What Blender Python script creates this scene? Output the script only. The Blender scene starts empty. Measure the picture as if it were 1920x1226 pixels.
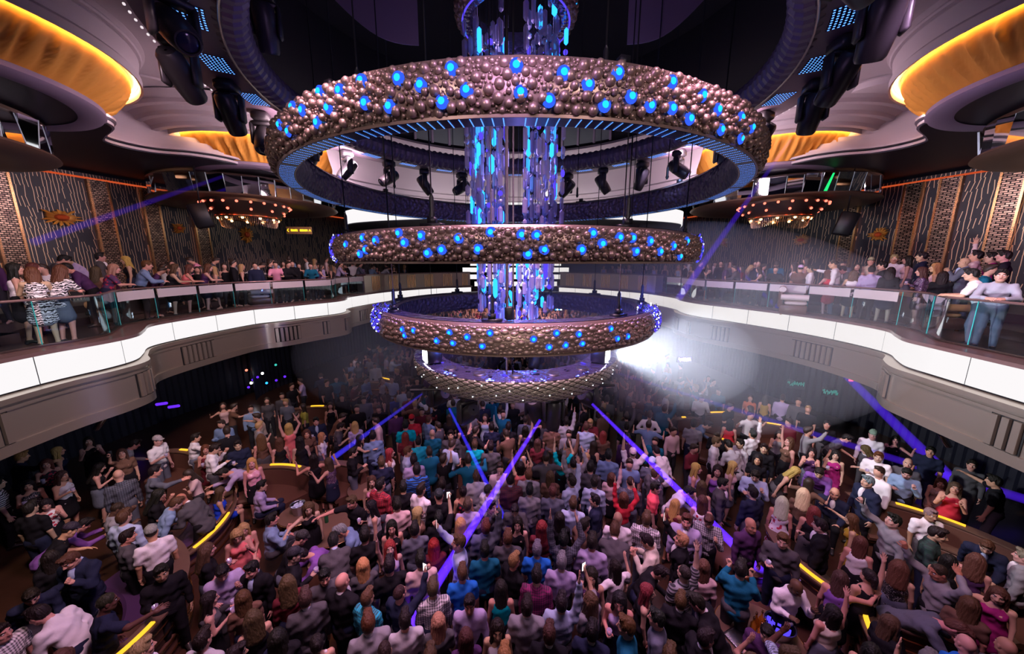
import bpy, math, random
import numpy as np
from mathutils import Vector, Matrix, Euler
random.seed(7); np.random.seed(7)
PI = math.pi
SC = bpy.context.scene
COL = SC.collection
# ---------------------------------------------------------------- camera model
FPX, PITCH, EYE = 640.0, math.radians(10.627), 6.4
CP, SP_ = math.cos(PITCH), math.sin(PITCH)
def ray(px, py):
    x = (px-960)/FPX; y = (613-py)/FPX
    return (x, CP+y*SP_, -SP_+y*CP)
def atz(px, py, z):
    d = ray(px, py); t = (z-EYE)/d[2]
    return (d[0]*t, d[1]*t, z)
def aty(px, py, Y):
    d = ray(px, py); t = Y/d[1]
    return (d[0]*t, Y, EYE+d[2]*t)
# ---------------------------------------------------------------- materials
MATS = {}
def nodes_of(name):
    m = bpy.data.materials.new(name); m.use_nodes = True
    nt = m.node_tree; nt.nodes.clear()
    out = nt.nodes.new('ShaderNodeOutputMaterial')
    return m, nt, out
def N(nt, typ, **kw):
    n = nt.nodes.new(typ)
    for k, v in kw.items():
        if k.startswith('i_'):
            key = k[2:]
            key = int(key) if key.isdigit() else key.replace('_', ' ')
            n.inputs[key].default_value = v
        else: setattr(n, k, v)
    return n
def L(nt, a, b): nt.links.new(a, b)
def c4(c): return (c[0], c[1], c[2], 1.0)
def principled(name, col, rough=.5, metal=0., spec=.5, bump=None, trans=0., ior=1.45, noise=None, objcol=False, coat=0.):
    m, nt, out = nodes_of(name)
    b = N(nt, 'ShaderNodeBsdfPrincipled')
    b.inputs['Base Color'].default_value = c4(col)
    b.inputs['Roughness'].default_value = rough
    b.inputs['Metallic'].default_value = metal
    b.inputs['IOR'].default_value = ior
    b.inputs['Specular IOR Level'].default_value = spec
    b.inputs['Transmission Weight'].default_value = trans
    b.inputs['Coat Weight'].default_value = coat
    L(nt, b.outputs[0], out.inputs[0])
    if objcol:
        oi = N(nt, 'ShaderNodeObjectInfo'); L(nt, oi.outputs['Color'], b.inputs['Base Color'])
    tc = N(nt, 'ShaderNodeTexCoord')
    if noise:                                   # (scale, amount): mottled colour
        nz = N(nt, 'ShaderNodeTexNoise'); nz.inputs['Scale'].default_value = noise[0]; nz.inputs['Detail'].default_value = 4
        L(nt, tc.outputs['Object'], nz.inputs['Vector'])
        mx = N(nt, 'ShaderNodeMix', data_type='RGBA')
        mx.inputs['A'].default_value = c4([k*(1-noise[1]) for k in col]); mx.inputs['B'].default_value = c4([min(1, k*(1+noise[1])) for k in col])
        L(nt, nz.outputs[0], mx.inputs['Factor']); L(nt, mx.outputs['Result'], b.inputs['Base Color'])
    if bump:                                    # ('noise'|'voronoi', scale, strength, dist)
        if bump[0] == 'noise':
            t = N(nt, 'ShaderNodeTexNoise'); t.inputs['Detail'].default_value = 3
        else: t = N(nt, 'ShaderNodeTexVoronoi')
        t.inputs['Scale'].default_value = bump[1]
        L(nt, tc.outputs['Object'], t.inputs['Vector'])
        bp = N(nt, 'ShaderNodeBump'); bp.inputs['Strength'].default_value = bump[2]; bp.inputs['Distance'].default_value = bump[3]
        if bump[0] == 'voronoi': bp.invert = True
        L(nt, t.outputs[0], bp.inputs['Height']); L(nt, bp.outputs[0], b.inputs['Normal'])
    MATS[name] = m
    return m
def emission(name, col, strength):
    m, nt, out = nodes_of(name)
    e = N(nt, 'ShaderNodeEmission'); e.inputs[0].default_value = c4(col); e.inputs[1].default_value = strength
    L(nt, e.outputs[0], out.inputs[0]); MATS[name] = m
    return m
def volume(name, col, density, aniso=0., emit=None, es=0.):
    m, nt, out = nodes_of(name)
    if emit is not None:
        v = N(nt, 'ShaderNodeEmission'); v.inputs[0].default_value = c4(emit); v.inputs[1].default_value = es
    else:
        v = N(nt, 'ShaderNodeVolumeScatter'); v.inputs['Color'].default_value = c4(col)
        v.inputs['Density'].default_value = density; v.inputs['Anisotropy'].default_value = aniso
    L(nt, v.outputs[0], out.inputs['Volume']); MATS[name] = m
    return m
# ---------------------------------------------------------------- mesh builder
class MB:
    def __init__(s): s.v = []; s.f = []; s.m = []; s.n = 0
    def add(s, verts, faces, mat=0):
        b = s.n
        s.v.extend([tuple(map(float, p)) for p in verts]); s.n += len(verts)
        s.f.extend([tuple(int(i)+b for i in q) for q in faces]); s.m.extend([mat]*len(faces))
        return s
    def grid(s, rows, mat=0, wrap_u=False, wrap_v=False):
        R = len(rows); Cc = len(rows[0])
        vs = [p for r in rows for p in r]; fs = []
        for i in range(R-(0 if wrap_v else 1)):
            for j in range(Cc-(0 if wrap_u else 1)):
                a = i*Cc+j; b = i*Cc+(j+1) % Cc; i2 = (i+1) % R
                fs.append((a, b, i2*Cc+(j+1) % Cc, i2*Cc+j))
        return s.add(vs, fs, mat)
    def box(s, c, d, rz=0., mat=0, M=None, bev=0.):
        x, y, z = d[0]/2, d[1]/2, d[2]/2
        if bev <= 0:
            p = [(sx*x, sy*y, sz*z) for sz in (-1, 1) for sy in (-1, 1) for sx in (-1, 1)]
            f = [(0, 2, 3, 1), (4, 5, 7, 6), (0, 1, 5, 4), (2, 6, 7, 3), (0, 4, 6, 2), (1, 3, 7, 5)]
        else:
            e = min(bev, x*.9, y*.9, z*.9); p = []; f = []
            loops = []
            for (zz, k) in ((-z, e), (-z+e, 0), (z-e, 0), (z, e)):
                X, Y = x-k, y-k; q = min(e, X*.9, Y*.9)
                loops.append([(X, Y-q, zz), (X-q, Y, zz), (-X+q, Y, zz), (-X, Y-q, zz), (-X, -Y+q, zz), (-X+q, -Y, zz), (X-q, -Y, zz), (X, -Y+q, zz)])
            for l in loops: p += l
            for i in range(3):
                for j in range(8): f.append((i*8+j, i*8+(j+1) % 8, i*8+8+(j+1) % 8, i*8+8+j))
            f.append(tuple(range(7, -1, -1))); f.append(tuple(range(24, 32)))
        T = Matrix.Translation(c) @ Matrix.Rotation(rz, 4, 'Z')
        if M is not None: T = M @ T
        return s.add([T @ Vector(q) for q in p], f, mat)
    def tube(s, pts, r, n=8, mat=0, closed=False, cap=True):
        pts = [Vector(p) for p in pts]; rows = []; k = len(pts)
        rr = r if hasattr(r, '__len__') else [r]*k
        for i, p in enumerate(pts):
            a = pts[(i-1) % k] if (closed or i) else p; b = pts[(i+1) % k] if (closed or i < k-1) else p
            d = (b-a).normalized() if (b-a).length > 1e-9 else Vector((0, 0, 1))
            up = Vector((0, 0, 1)) if abs(d.z) < .95 else Vector((0, 1, 0))
            u = d.cross(up).normalized(); w = u.cross(d)
            rows.append([p+rr[i]*(math.cos(2*PI*j/n)*u+math.sin(2*PI*j/n)*w) for j in range(n)])
        b = s.n
        s.grid(rows, mat, wrap_u=True, wrap_v=closed)
        if cap and not closed:
            s.f.append(tuple(b+j for j in range(n))); s.m.append(mat)
            s.f.append(tuple(b+(k-1)*n+j for j in range(n-1, -1, -1))); s.m.append(mat)
        return s
    def lathe(s, c, prof, n=48, a0=0., a1=2*PI, mat=0, closed_prof=False):
        full = abs(a1-a0-2*PI) < 1e-6
        m = n if full else n+1; rows = []
        for i in range(m):
            a = a0+(a1-a0)*i/n; ca, sa = math.cos(a), math.sin(a)
            rows.append([(c[0]+r*ca, c[1]+r*sa, z) for r, z in prof])
        return s.grid(rows, mat, wrap_u=closed_prof, wrap_v=full)
    def ball(s, c, r, n=10, k=6, mat=0, M=None):
        r = r if hasattr(r, '__len__') else (r, r, r); rows = []
        for i in range(k+1):
            t = PI*i/k; row = []
            for j in range(n):
                a = 2*PI*j/n
                p = Vector((r[0]*math.sin(t)*math.cos(a), r[1]*math.sin(t)*math.sin(a), r[2]*math.cos(t)))
                p = (M @ p if M is not None else p)+Vector(c); row.append(p)
            rows.append(row)
        return s.grid(rows, mat, wrap_u=True)
    def xform(s, M):
        s.v = [tuple(M @ Vector(p)) for p in s.v]; return s
    def mesh(s, name, mats, smooth=True):
        me = bpy.data.meshes.new(name)
        me.from_pydata(s.v, [], s.f)
        for k in (mats if isinstance(mats, (list, tuple)) else [mats]): me.materials.append(MATS[k] if isinstance(k, str) else k)
        if any(s.m): me.polygons.foreach_set('material_index', s.m)
        if smooth:
            me.polygons.foreach_set('use_smooth', [True]*len(s.f))
            if smooth is not True:
                me.set_sharp_from_angle(angle=math.radians(smooth))
        me.update()
        return me
    def build(s, name, mats, parent=None, smooth=35, origin=None):
        o0 = Vector((0, 0, 0))
        q = parent
        while q is not None: o0 += q.location; q = q.parent
        if origin is not None: o0 = Vector(origin)
        if o0.length > 0: s.v = [(p[0]-o0.x, p[1]-o0.y, p[2]-o0.z) for p in s.v]
        o = bpy.data.objects.new(name, s.mesh(name, mats, smooth)); COL.objects.link(o)
        if parent is not None: o.parent = parent
        elif origin is not None: o.location = origin
        return o
def tag(o, label=None, cat=None, group=None, kind=None):
    if label: o['label'] = label
    if cat: o['category'] = cat
    if group: o['group'] = group
    if kind: o['kind'] = kind
    return o
def thing(name, label, cat, loc=(0, 0, 0), rz=0., group=None):
    o = bpy.data.objects.new(name, None); COL.objects.link(o); o.empty_display_size = .2
    o.location = loc; o.rotation_euler = (0, 0, rz)
    return tag(o, label, cat, group)
def inst(name, mesh, parent=None, loc=(0, 0, 0), rot=None, scale=None, color=None, M=None):
    o = bpy.data.objects.new(name, mesh); COL.objects.link(o)
    if parent is not None: o.parent = parent
    if M is not None: o.matrix_local = M
    else:
        o.location = loc
        if rot is not None: o.rotation_euler = rot
        if scale is not None: o.scale = scale
    if color is not None: o.color = c4(color)
    return o
def struct(mb, name, mats, smooth=35, parent=None):
    o = mb.build(name, mats, parent, smooth)
    if parent is None: o['kind'] = 'structure'
    return o
def smooth_path(pts, n=6):
    """Catmull-Rom through plan points."""
    out = []
    P = [Vector(p) for p in pts]; P = [2*P[0]-P[1]]+P+[2*P[-1]-P[-2]]
    for i in range(1, len(P)-2):
        for k in range(n):
            t = k/n
            a, b, c, d = P[i-1], P[i], P[i+1], P[i+2]
            out.append(.5*((2*b)+(c-a)*t+(2*a-5*b+4*c-d)*t*t+(3*b-a-3*c+d)*t**3))
    out.append(P[-2])
    return out
def offset_path(P, d):
    """Shift a plan path sideways: positive = to the left of travel."""
    out = []
    for i, p in enumerate(P):
        a = P[max(0, i-1)]; b = P[min(len(P)-1, i+1)]; t = (b-a).normalized()
        out.append(Vector((p.x-t.y*d, p.y+t.x*d)))
    return out
def resample(P, step):
    out = [P[0].copy()]; acc = 0.
    for a, b in zip(P, P[1:]):
        l = (b-a).length; 
        while l > 1e-9 and acc+l >= step:
            t = (step-acc)/l; a = a+(b-a)*t; out.append(a.copy()); l = (b-a).length; acc = 0.
        acc += l
    return out
def strip(mb, P, z0, z1, mat=0):
    mb.grid([[(p.x, p.y, z0) for p in P], [(p.x, p.y, z1) for p in P]], mat); return mb
def band(mb, A, B, z, mat=0):
    mb.grid([[(p.x, p.y, z) for p in A], [(p.x, p.y, z) for p in B]], mat); return mb
def bar(mb, P, Q, z0, z1, mat=0):
    """Closed solid between plan paths P and Q."""
    mb.grid([[(p.x, p.y, z0) for p in P], [(p.x, p.y, z1) for p in P], [(p.x, p.y, z1) for p in Q], [(p.x, p.y, z0) for p in Q]], mat, wrap_v=True)
    k = len(P); b = mb.n-4*k
    mb.f.append((b, b+k, b+2*k, b+3*k)); mb.m.append(mat); mb.f.append((b+4*k-1, b+3*k-1, b+2*k-1, b+k-1)); mb.m.append(mat)
    return mb
# ================================================================ materials of the room
principled('floor_wood', (.055, .024, .014), .28, noise=(1.5, .5), bump=('noise', 6., .15, .02))
principled('plaster', (.58, .50, .55), .75)
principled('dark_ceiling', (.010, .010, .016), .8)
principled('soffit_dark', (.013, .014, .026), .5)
principled('black', (.006, .006, .008), .45)
principled('black_gloss', (.028, .024, .028), .36)
principled('bronze_metal', (.52, .43, .36), .28, metal=1., bump=('noise', 3., .05, .05))
_nt = MATS['bronze_metal'].node_tree; _b = next(n for n in _nt.nodes if n.type == 'BSDF_PRINCIPLED'); _b.inputs['Anisotropic'].default_value = .8; _b.inputs['Anisotropic Rotation'].default_value = .25; _b.inputs['Metallic'].default_value = .8; _t = N(_nt, 'ShaderNodeTangent', direction_type='RADIAL', axis='Z'); L(_nt, _t.outputs[0], _b.inputs['Tangent'])
for _l in list(_b.inputs['Normal'].links): _nt.links.remove(_l)
principled('bronze_dark', (.16, .115, .10), .33, metal=.9)
principled('coping', (.20, .12, .115), .25, metal=.35)
principled('deck', (.06, .035, .035), .4)
principled('gold_trim', (.75, .42, .20), .25, metal=1.)
principled('gold_leaf', (.95, .55, .14), .35, metal=.55)
principled('orange_glass', (.75, .12, .03), .3)
principled('leather_gold', (.55, .30, .13), .3)
principled('leather_brown', (.11, .05, .035), .35)
principled('leather_purple', (.07, .03, .09), .35)
principled('white_upholstery', (.62, .52, .52), .5)
principled('steel', (.45, .45, .48), .25, metal=1.)
principled('fabric_gold', (.95, .42, .07), .65)
principled('tray_wood', (.14, .08, .055), .4)
principled('mirror', (.80, .84, .88), .04, metal=1.)
principled('scrim', (.36, .28, .40), .8)
principled('panel_edge', (.65, .85, .88), .3); principled('mirror_edge', (.55, .62, .66), .2, metal=.6)
emission('led_white', (1., .965, .975), .98)
emission('cove_lamp', (1., .52, .15), 60.)
emission('led_white_soft', (1., .88, .93), 1.6)
emission('led_gold', (1., .50, .03), 1.5)
emission('led_orange', (1., .14, .04), .55)
emission('led_blue', (.03, .10, 1.), 5.)
emission('led_bluedot', (.10, .30, 1.), 2.6)
emission('led_cyan', (.01, .34, 1.), 2.6)
emission('bulb_red', (1., .16, .10), 3.)
emission('bulb_warm', (1., .55, .25), 5.)
emission('sign_yellow', (1., .78, .02), 2.2)
emission('led_green', (.02, .8, .2), 1.2)
emission('led_red', (1., .05, .03), 3.)
emission('led_teal', (.05, .6, .5), 1.0)
emission('strobe_white', (1., .98, 1.), 14.)
emission('led_violet', (.12, .02, 1.), 1.5)
def glass_mat(name, tint, gloss, edge):
    m, nt, out = nodes_of(name)
    t = N(nt, 'ShaderNodeBsdfTransparent'); t.inputs[0].default_value = c4(tint)
    g = N(nt, 'ShaderNodeBsdfGlossy'); g.inputs['Roughness'].default_value = .03; g.inputs[0].default_value = (.9, .95, 1, 1)
    f = N(nt, 'ShaderNodeLayerWeight'); f.inputs[0].default_value = edge
    mp = N(nt, 'ShaderNodeMath', operation='MULTIPLY_ADD'); mp.inputs[1].default_value = .7; mp.inputs[2].default_value = gloss
    mx = N(nt, 'ShaderNodeMixShader'); L(nt, f.outputs['Fresnel'], mp.inputs[0]); L(nt, mp.outputs[0], mx.inputs[0])
    L(nt, t.outputs[0], mx.inputs[1]); L(nt, g.outputs[0], mx.inputs[2]); L(nt, mx.outputs[0], out.inputs[0]); MATS[name] = m
glass_mat('rail_glass', (.80, .90, .93), .03, .15)
m_, nt_, out_ = nodes_of('rail_pale'); t_ = N(nt_, 'ShaderNodeBsdfTransparent'); d_ = N(nt_, 'ShaderNodeBsdfDiffuse'); d_.inputs[0].default_value = (.80, .72, .74, 1); x_ = N(nt_, 'ShaderNodeMixShader'); x_.inputs[0].default_value = .62
L(nt_, t_.outputs[0], x_.inputs[1]); L(nt_, d_.outputs[0], x_.inputs[2]); L(nt_, x_.outputs[0], out_.inputs[0]); MATS['rail_pale'] = m_
principled('glass_edge', (.05, .45, .42), .15)
def wall_pattern(name):
    """Slate panels hung with staggered vertical gold slivers."""
    m, nt, out = nodes_of(name)
    b = N(nt, 'ShaderNodeBsdfPrincipled'); L(nt, b.outputs[0], out.inputs[0])
    tc = N(nt, 'ShaderNodeTexCoord'); sx = N(nt, 'ShaderNodeSeparateXYZ'); L(nt, tc.outputs['Object'], sx.inputs[0])
    def M(op, a, c=None, d=None):
        n = N(nt, 'ShaderNodeMath', operation=op)
        for i, k in enumerate((a, c, d)):
            if k is None: continue
            if isinstance(k, (int, float)): n.inputs[i].default_value = k
            else: L(nt, k, n.inputs[i])
        return n.outputs[0]
    u = M('MULTIPLY', M('ADD', sx.outputs[1], M('MULTIPLY', sx.outputs[0], .6)), 10.5); v = M('MULTIPLY', sx.outputs[2], 3.0)
    col0 = M('FLOOR', u)
    wn = N(nt, 'ShaderNodeTexWhiteNoise', noise_dimensions='1D'); L(nt, col0, wn.inputs['W'])
    v2 = M('ADD', v, M('MULTIPLY', wn.outputs[0], 1.0)); row = M('FLOOR', v2)
    cv = N(nt, 'ShaderNodeCombineXYZ'); L(nt, col0, cv.inputs[0]); L(nt, row, cv.inputs[1])
    w2 = N(nt, 'ShaderNodeTexWhiteNoise', noise_dimensions='2D'); L(nt, cv.outputs[0], w2.inputs['Vector'])
    sk = M('MULTIPLY', M('SUBTRACT', w2.outputs[0], .5), 1.1)
    pos = M('ADD', M('FRACT', u), M('MULTIPLY', M('SUBTRACT', M('FRACT', v2), .5), sk))
    d = M('ABSOLUTE', M('SUBTRACT', pos, .5)); line = M('LESS_THAN', d, .085)
    mask = M('MULTIPLY', line, M('GREATER_THAN', w2.outputs[0], .22))
    mx = N(nt, 'ShaderNodeMix', data_type='RGBA'); mx.inputs['A'].default_value = (.030, .030, .042, 1); mx.inputs['B'].default_value = (.80, .60, .38, 1)
    L(nt, mask, mx.inputs['Factor']); L(nt, mx.outputs['Result'], b.inputs['Base Color']); L(nt, M('MULTIPLY', mask, .5), b.inputs['Metallic'])
    b.inputs['Roughness'].default_value = .42; MATS[name] = m
wall_pattern('wall_slivers')
def brick_mat(name, c1, c2, mort, w, h, metal):
    m, nt, out = nodes_of(name); b = N(nt, 'ShaderNodeBsdfPrincipled'); L(nt, b.outputs[0], out.inputs[0])
    tc = N(nt, 'ShaderNodeTexCoord'); sx = N(nt, 'ShaderNodeSeparateXYZ'); L(nt, tc.outputs['Object'], sx.inputs[0])
    ad = N(nt, 'ShaderNodeMath', operation='ADD'); L(nt, sx.outputs[0], ad.inputs[0]); L(nt, sx.outputs[1], ad.inputs[1])
    cv = N(nt, 'ShaderNodeCombineXYZ'); L(nt, ad.outputs[0], cv.inputs[0]); L(nt, sx.outputs[2], cv.inputs[1])
    t = N(nt, 'ShaderNodeTexBrick'); L(nt, cv.outputs[0], t.inputs['Vector'])
    t.inputs['Color1'].default_value = c4(c1); t.inputs['Color2'].default_value = c4(c2); t.inputs['Mortar'].default_value = c4(mort)
    t.inputs['Scale'].default_value = 1.; t.inputs['Brick Width'].default_value = w; t.inputs['Row Height'].default_value = h; t.inputs['Mortar Size'].default_value = .012
    L(nt, t.outputs[0], b.inputs['Base Color']); b.inputs['Metallic'].default_value = metal; b.inputs['Roughness'].default_value = .3
    bp = N(nt, 'ShaderNodeBump'); bp.inputs['Distance'].default_value = .02; L(nt, t.outputs[0], bp.inputs['Height']); L(nt, bp.outputs[0], b.inputs['Normal'])
    MATS[name] = m
brick_mat('bronze_brick', (.75, .52, .38), (.20, .13, .11), (.012, .010, .010), .13, .065, .75)

# ================================================================ plan
V2 = lambda l: [Vector(p) for p in l]
LP = smooth_path(V2([(-7.6, 1.), (-8.6, 3.), (-9.15, 5.), (-9.32, 6.5), (-9.2, 7.5), (-9.3, 8.15), (-9.75, 8.75), (-10.35, 9.5), (-10.45, 10.5), (-10.3, 12.), (-10.05, 13.2), (-9.55, 13.85), (-8.9, 14.9), (-8.22, 16.), (-8.25, 16.8), (-8.62, 17.7), (-8.5, 18.9), (-7.95, 21.), (-7.2, 22.4), (-5.5, 24.5), (-3.0, 25.8)]), 5)
RP = smooth_path(V2([(7.1, 1.), (8.1, 3.), (8.6, 4.5), (8.8, 5.7), (9.0, 7.), (9.12, 7.6), (9.5, 8.15), (9.95, 8.75), (10.08, 9.6), (10.0, 10.7), (9.72, 11.8), (9.25, 13.), (8.9, 13.8), (8.5, 14.6), (8.22, 15.4), (8.2, 16.4), (8.42, 17.5), (8.2, 19.2), (7.75, 20.7), (6.2, 23.), (4.35, 24.8), (3.3, 25.8)]), 5)
DECK = 4.62
WL = smooth_path(V2([(-18.2, 2.), (-17.1, 7.), (-16.05, 11.4), (-14.9, 15.3), (-13.6, 19.6), (-12.2, 23.4), (-10.5, 27.), (-9., 30.)]), 4)
def mirror(P): return [Vector((.18-p.x, p.y)) for p in P]
WR = mirror(WL)
def wall_hit(W, px, py):
    d = ray(px, py)
    for a, b in zip(W, W[1:]):
        e = b-a; den = d[0]*e.y-d[1]*e.x
        if abs(den) < 1e-9: continue
        t = (a.x*e.y-a.y*e.x)/den; s = (a.x*d[1]-a.y*d[0])/den
        if t > 0 and 0 <= s <= 1: return Vector((d[0]*t, d[1]*t, EYE+d[2]*t)), e.normalized()
    return None, None
# ---------------------------------------------------------------- shell
mb = MB(); mb.box((0, 15, -.1), (40, 38, .2)); struct(mb, 'floor', 'floor_wood')
for W, sgn, nm in ((WL, 1, 'left'), (WR, -1, 'right')):
    mb = MB(); bar(mb, W, offset_path(W, sgn*.3), 4.3, 9.6); struct(mb, 'wall_'+nm, 'wall_slivers')
    mb = MB(); mb.tube([(p.x+sgn*.06, p.y, 9.44) for p in W], .035, 6); struct(mb, 'trim_1' if sgn > 0 else 'trim_2', 'led_orange')
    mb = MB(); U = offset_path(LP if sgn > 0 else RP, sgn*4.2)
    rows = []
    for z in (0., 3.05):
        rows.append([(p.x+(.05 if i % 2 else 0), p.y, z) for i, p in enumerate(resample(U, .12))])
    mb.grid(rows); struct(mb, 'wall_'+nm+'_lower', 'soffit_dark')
mb = MB(); mb.box((0, 31.2, 7), (40, .3, 15)); mb.box((0, -3.6, 7), (40, .3, 15)); struct(mb, 'wall_back', 'dark_ceiling')
# ---------------------------------------------------------------- balconies
def side_of(P): return 1 if P is LP else -1
for P, W, nm in ((LP, WL, 'left'), (RP, WR, 'right')):
    s = side_of(P); O = lambda d, P=P, s=s: offset_path(P, s*d)
    word = 'left-hand' if s > 0 else 'right-hand'
    Q = [Vector((s*-17.5+ (0 if s > 0 else 0), p.y+ (0.0))) for p in P]
    Q = [Vector((max(-17.5, p.x-9) if s > 0 else min(17.7, p.x+9), p.y)) for p in P]
    mb = MB(); bar(mb, O(.1), Q, 4.35, DECK); struct(mb, 'floor_balcony_'+nm, 'deck')
    mb = MB(); bar(mb, O(2.0), Q, DECK, DECK+.22); struct(mb, 'floor_riser_'+nm, 'deck')
    mb = MB(); bar(mb, O(3.2), Q, DECK+.22, DECK+.45); struct(mb, 'floor_terrace_'+nm, 'deck')
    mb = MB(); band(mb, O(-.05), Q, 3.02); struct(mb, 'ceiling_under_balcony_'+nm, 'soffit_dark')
    mb = MB(); bar(mb, O(-.10), O(.62), DECK, DECK+.075); struct(mb, 'trim_3' if s > 0 else 'trim_4', 'coping')
    # fascia of brushed bronze under the light band, bulging where the boxes are
    def bulge(p):
        y = p.y
        return .22*(1/(1+math.exp((y-8.45)*9)))+.16*(1/(1+math.exp(-(y-13.6)*7)))*(1/(1+math.exp((y-17.2)*9)))
    F = [q-(q-p) if 0 else Vector((p.x+s*bulge(p), p.y)) for p, q in zip(P, P)]
    inn = offset_path(F, s*.25)
    mb = MB(); bar(mb, F, inn, 3.2, 3.92); struct(mb, 'wall_'+nm+'_fascia', 'bronze_metal')
    mb = MB(); bar(mb, offset_path(F, -s*.07), inn, 3.92, 4.02); bar(mb, offset_path(F, -s*.05), inn, 3.0, 3.2)
    bar(mb, offset_path(F, -s*.03), inn, 3.80, 3.86); struct(mb, 'trim_5' if s > 0 else 'trim_6', 'bronze_metal')
    mb = MB(); R_ = resample(F, .16); R2_ = offset_path(R_, -s*.035); T0 = [i for i in range(1, len(R_)-1)]
    for i in T0:
        y = R_[i].y; on = (3.0 < y < 4.6) or (5.2 < y < 5.75) or (7.75 < y < 8.5) or (10.4 < y < 11.6) or (13.6 < y < 14.3) or (15.2 < y < 15.5) or (16.2 < y < 16.9) or (18.9 < y < 19.7)
        if on:
            t = (R_[i+1]-R_[i-1]).normalized(); a_ = math.atan2(t.y, t.x); mb.box((R_[i].x, R_[i].y, 3.5), (.165, .03, .60), a_); mb.box((R2_[i].x, R2_[i].y, 3.5), (.10, .06, .56), a_, 1)
    struct(mb, 'trim_7' if s > 0 else 'trim_8', ['black', 'bronze_metal'])
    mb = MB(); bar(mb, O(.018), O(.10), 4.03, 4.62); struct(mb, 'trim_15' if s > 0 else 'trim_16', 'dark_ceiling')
    # light band
    lt = thing('led_fascia', 'long white glowing LED band wrapping the edge of the %s balcony' % ('balcony with the zebra-dress guest' if s > 0 else 'balcony with the two leaning shirted men'), 'light band', (P[0].x, P[0].y, 4.05), group=None)
    lt['label'] = ('white glowing LED band along the balcony edge below the zebra-print dress' if s > 0 else 'white glowing LED band along the balcony edge below the two leaning men in shirts')
    k = 0; RS = resample(P, .08); n = 19
    while k < len(RS)-4:
        seg = RS[k:min(k+n, len(RS))]
        if len(seg) > 2:
            seg2 = seg[:-1]+[seg[-1]+(seg[-2]-seg[-1])*.30]
            mb = MB(); bar(mb, seg2, offset_path(seg2, s*.012), 4.05, 4.60); mb.build('led_panel', 'led_white', lt)
        k += n-1
    # railing
    rl = thing('glass_railing', 'clear glass balustrade ' + ('in front of the zebra-dress and floral-top guests' if s > 0 else 'in front of the red-dress guest and two leaning men'), 'railing', (P[0].x, P[0].y, DECK+.08))
    G = resample(O(.42), .1); i = 0; st = 13
    while i < len(G)-st and G[i].y < 19.2:
        seg = G[i:i+st+1]
        mb = MB(); bar(mb, seg[:-1], offset_path(seg[:-1], s*.015), DECK+.09, DECK+1.02); gp = mb.build('glass_panel', 'rail_glass', rl)
        mb = MB(); mb.box((seg[-2].x, seg[-2].y, DECK+.56), (.013, .013, .93)); mb.build('glass_edge', 'glass_edge', gp)
        if seg[0].y > 8.6:
            mb = MB(); bar(mb, offset_path(seg[:-1], -s*.012), offset_path(seg[:-1], -s*.004), DECK+.74, DECK+1.0); mb.build('pale_band', 'rail_pale', gp)  # pale half-transparent band near the top of the glass
        i += st
    hr = [p for p in G if p.y < 19.4]
    mb = MB(); mb.tube([(p.x, p.y, DECK+1.045) for p in hr], .028, 8); mb.build('handrail', 'coping', rl)
    mb = MB(); bar(mb, offset_path(hr, -s*.03), offset_path(hr, s*.05), DECK+.076, DECK+.12); mb.build('base_channel', 'bronze_dark', rl)
    # bar fronts at the far end
    bt_ = [p for p in resample(O(.35), .12) if p.y > 20.0]
    bo = thing('bar_counter', 'curved bronze-fronted bar counter ' + ('left of the bright stage steps' if s > 0 else 'right of the bright stage steps'), 'bar counter', (bt_[0].x, bt_[0].y, DECK+.076))
    mb = MB(); bar(mb, bt_, offset_path(bt_, s*.5), DECK+.077, DECK+1.05); mb.build('body', 'bronze_metal', bo)
    mb = MB(); bar(mb, offset_path(bt_, -s*.12), offset_path(bt_, s*.6), DECK+1.05, DECK+1.12); mb.build('countertop', 'coping', bo)
    mb = MB()
    for i in range(2, len(bt_)-2):
        if (i//6) % 2: mb.box((bt_[i].x, bt_[i].y, DECK+.56), (.05, .05, .86), math.atan2((bt_[i+1]-bt_[i]).y, (bt_[i+1]-bt_[i]).x))
    mb.build('ribbed_slat_pattern', 'gold_trim', bo)
    # mosaic columns and sunbursts on the side wall
    cols = [(12, 430), (197, 430), (288, 430), (377, 440), (1, 0)] if s > 0 else [(1880, 430), (1765, 440), (1700, 440), (1592, 440), (1, 0)]
    for px, py in cols:
        if py == 0: continue
        h, e = wall_hit(W, px, py)
        if h is None: continue
        a = math.atan2(e.y, e.x)
        co = thing('mosaic_column', 'x', 'column', (h.x+s*.02, h.y, DECK+.45))
        mb = MB(); mb.box((h.x, h.y, 7.25), (.44, .28, 4.3), a); mb.build('mosaic_face', 'bronze_brick', co)
        mb = MB()
        for q in (-.25, .25): mb.box((h.x+math.cos(a)*q, h.y+math.sin(a)*q, 7.25), (.06, .34, 4.3), a)
        mb.build('edge_trim', 'gold_trim', co)
        nm_ = {12: 'beside the purple-lit guest in white top', 197: 'just behind the dark-suited man with white collar', 288: 'behind the blue-shirted man', 377: 'behind the hanging black loudspeaker',
               1880: 'behind the magenta-lit man in black', 1765: 'glowing magenta beside the raised hand', 1700: 'half in shadow behind the navy-shirted man', 1592: 'deep in haze beside the faint red sunburst'}[px]
        co['label'] = 'bronze mosaic wall column '+nm_
    # decorations on the wall
    suns = [(112, 408, .60, .58), (333, 428, .30, .9), (460, 440, .42, 1.1)] if s > 0 else [(1650, 440, .40, .8), (1505, 450, .50, .6), (1360, 455, .34, .9)]
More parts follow.
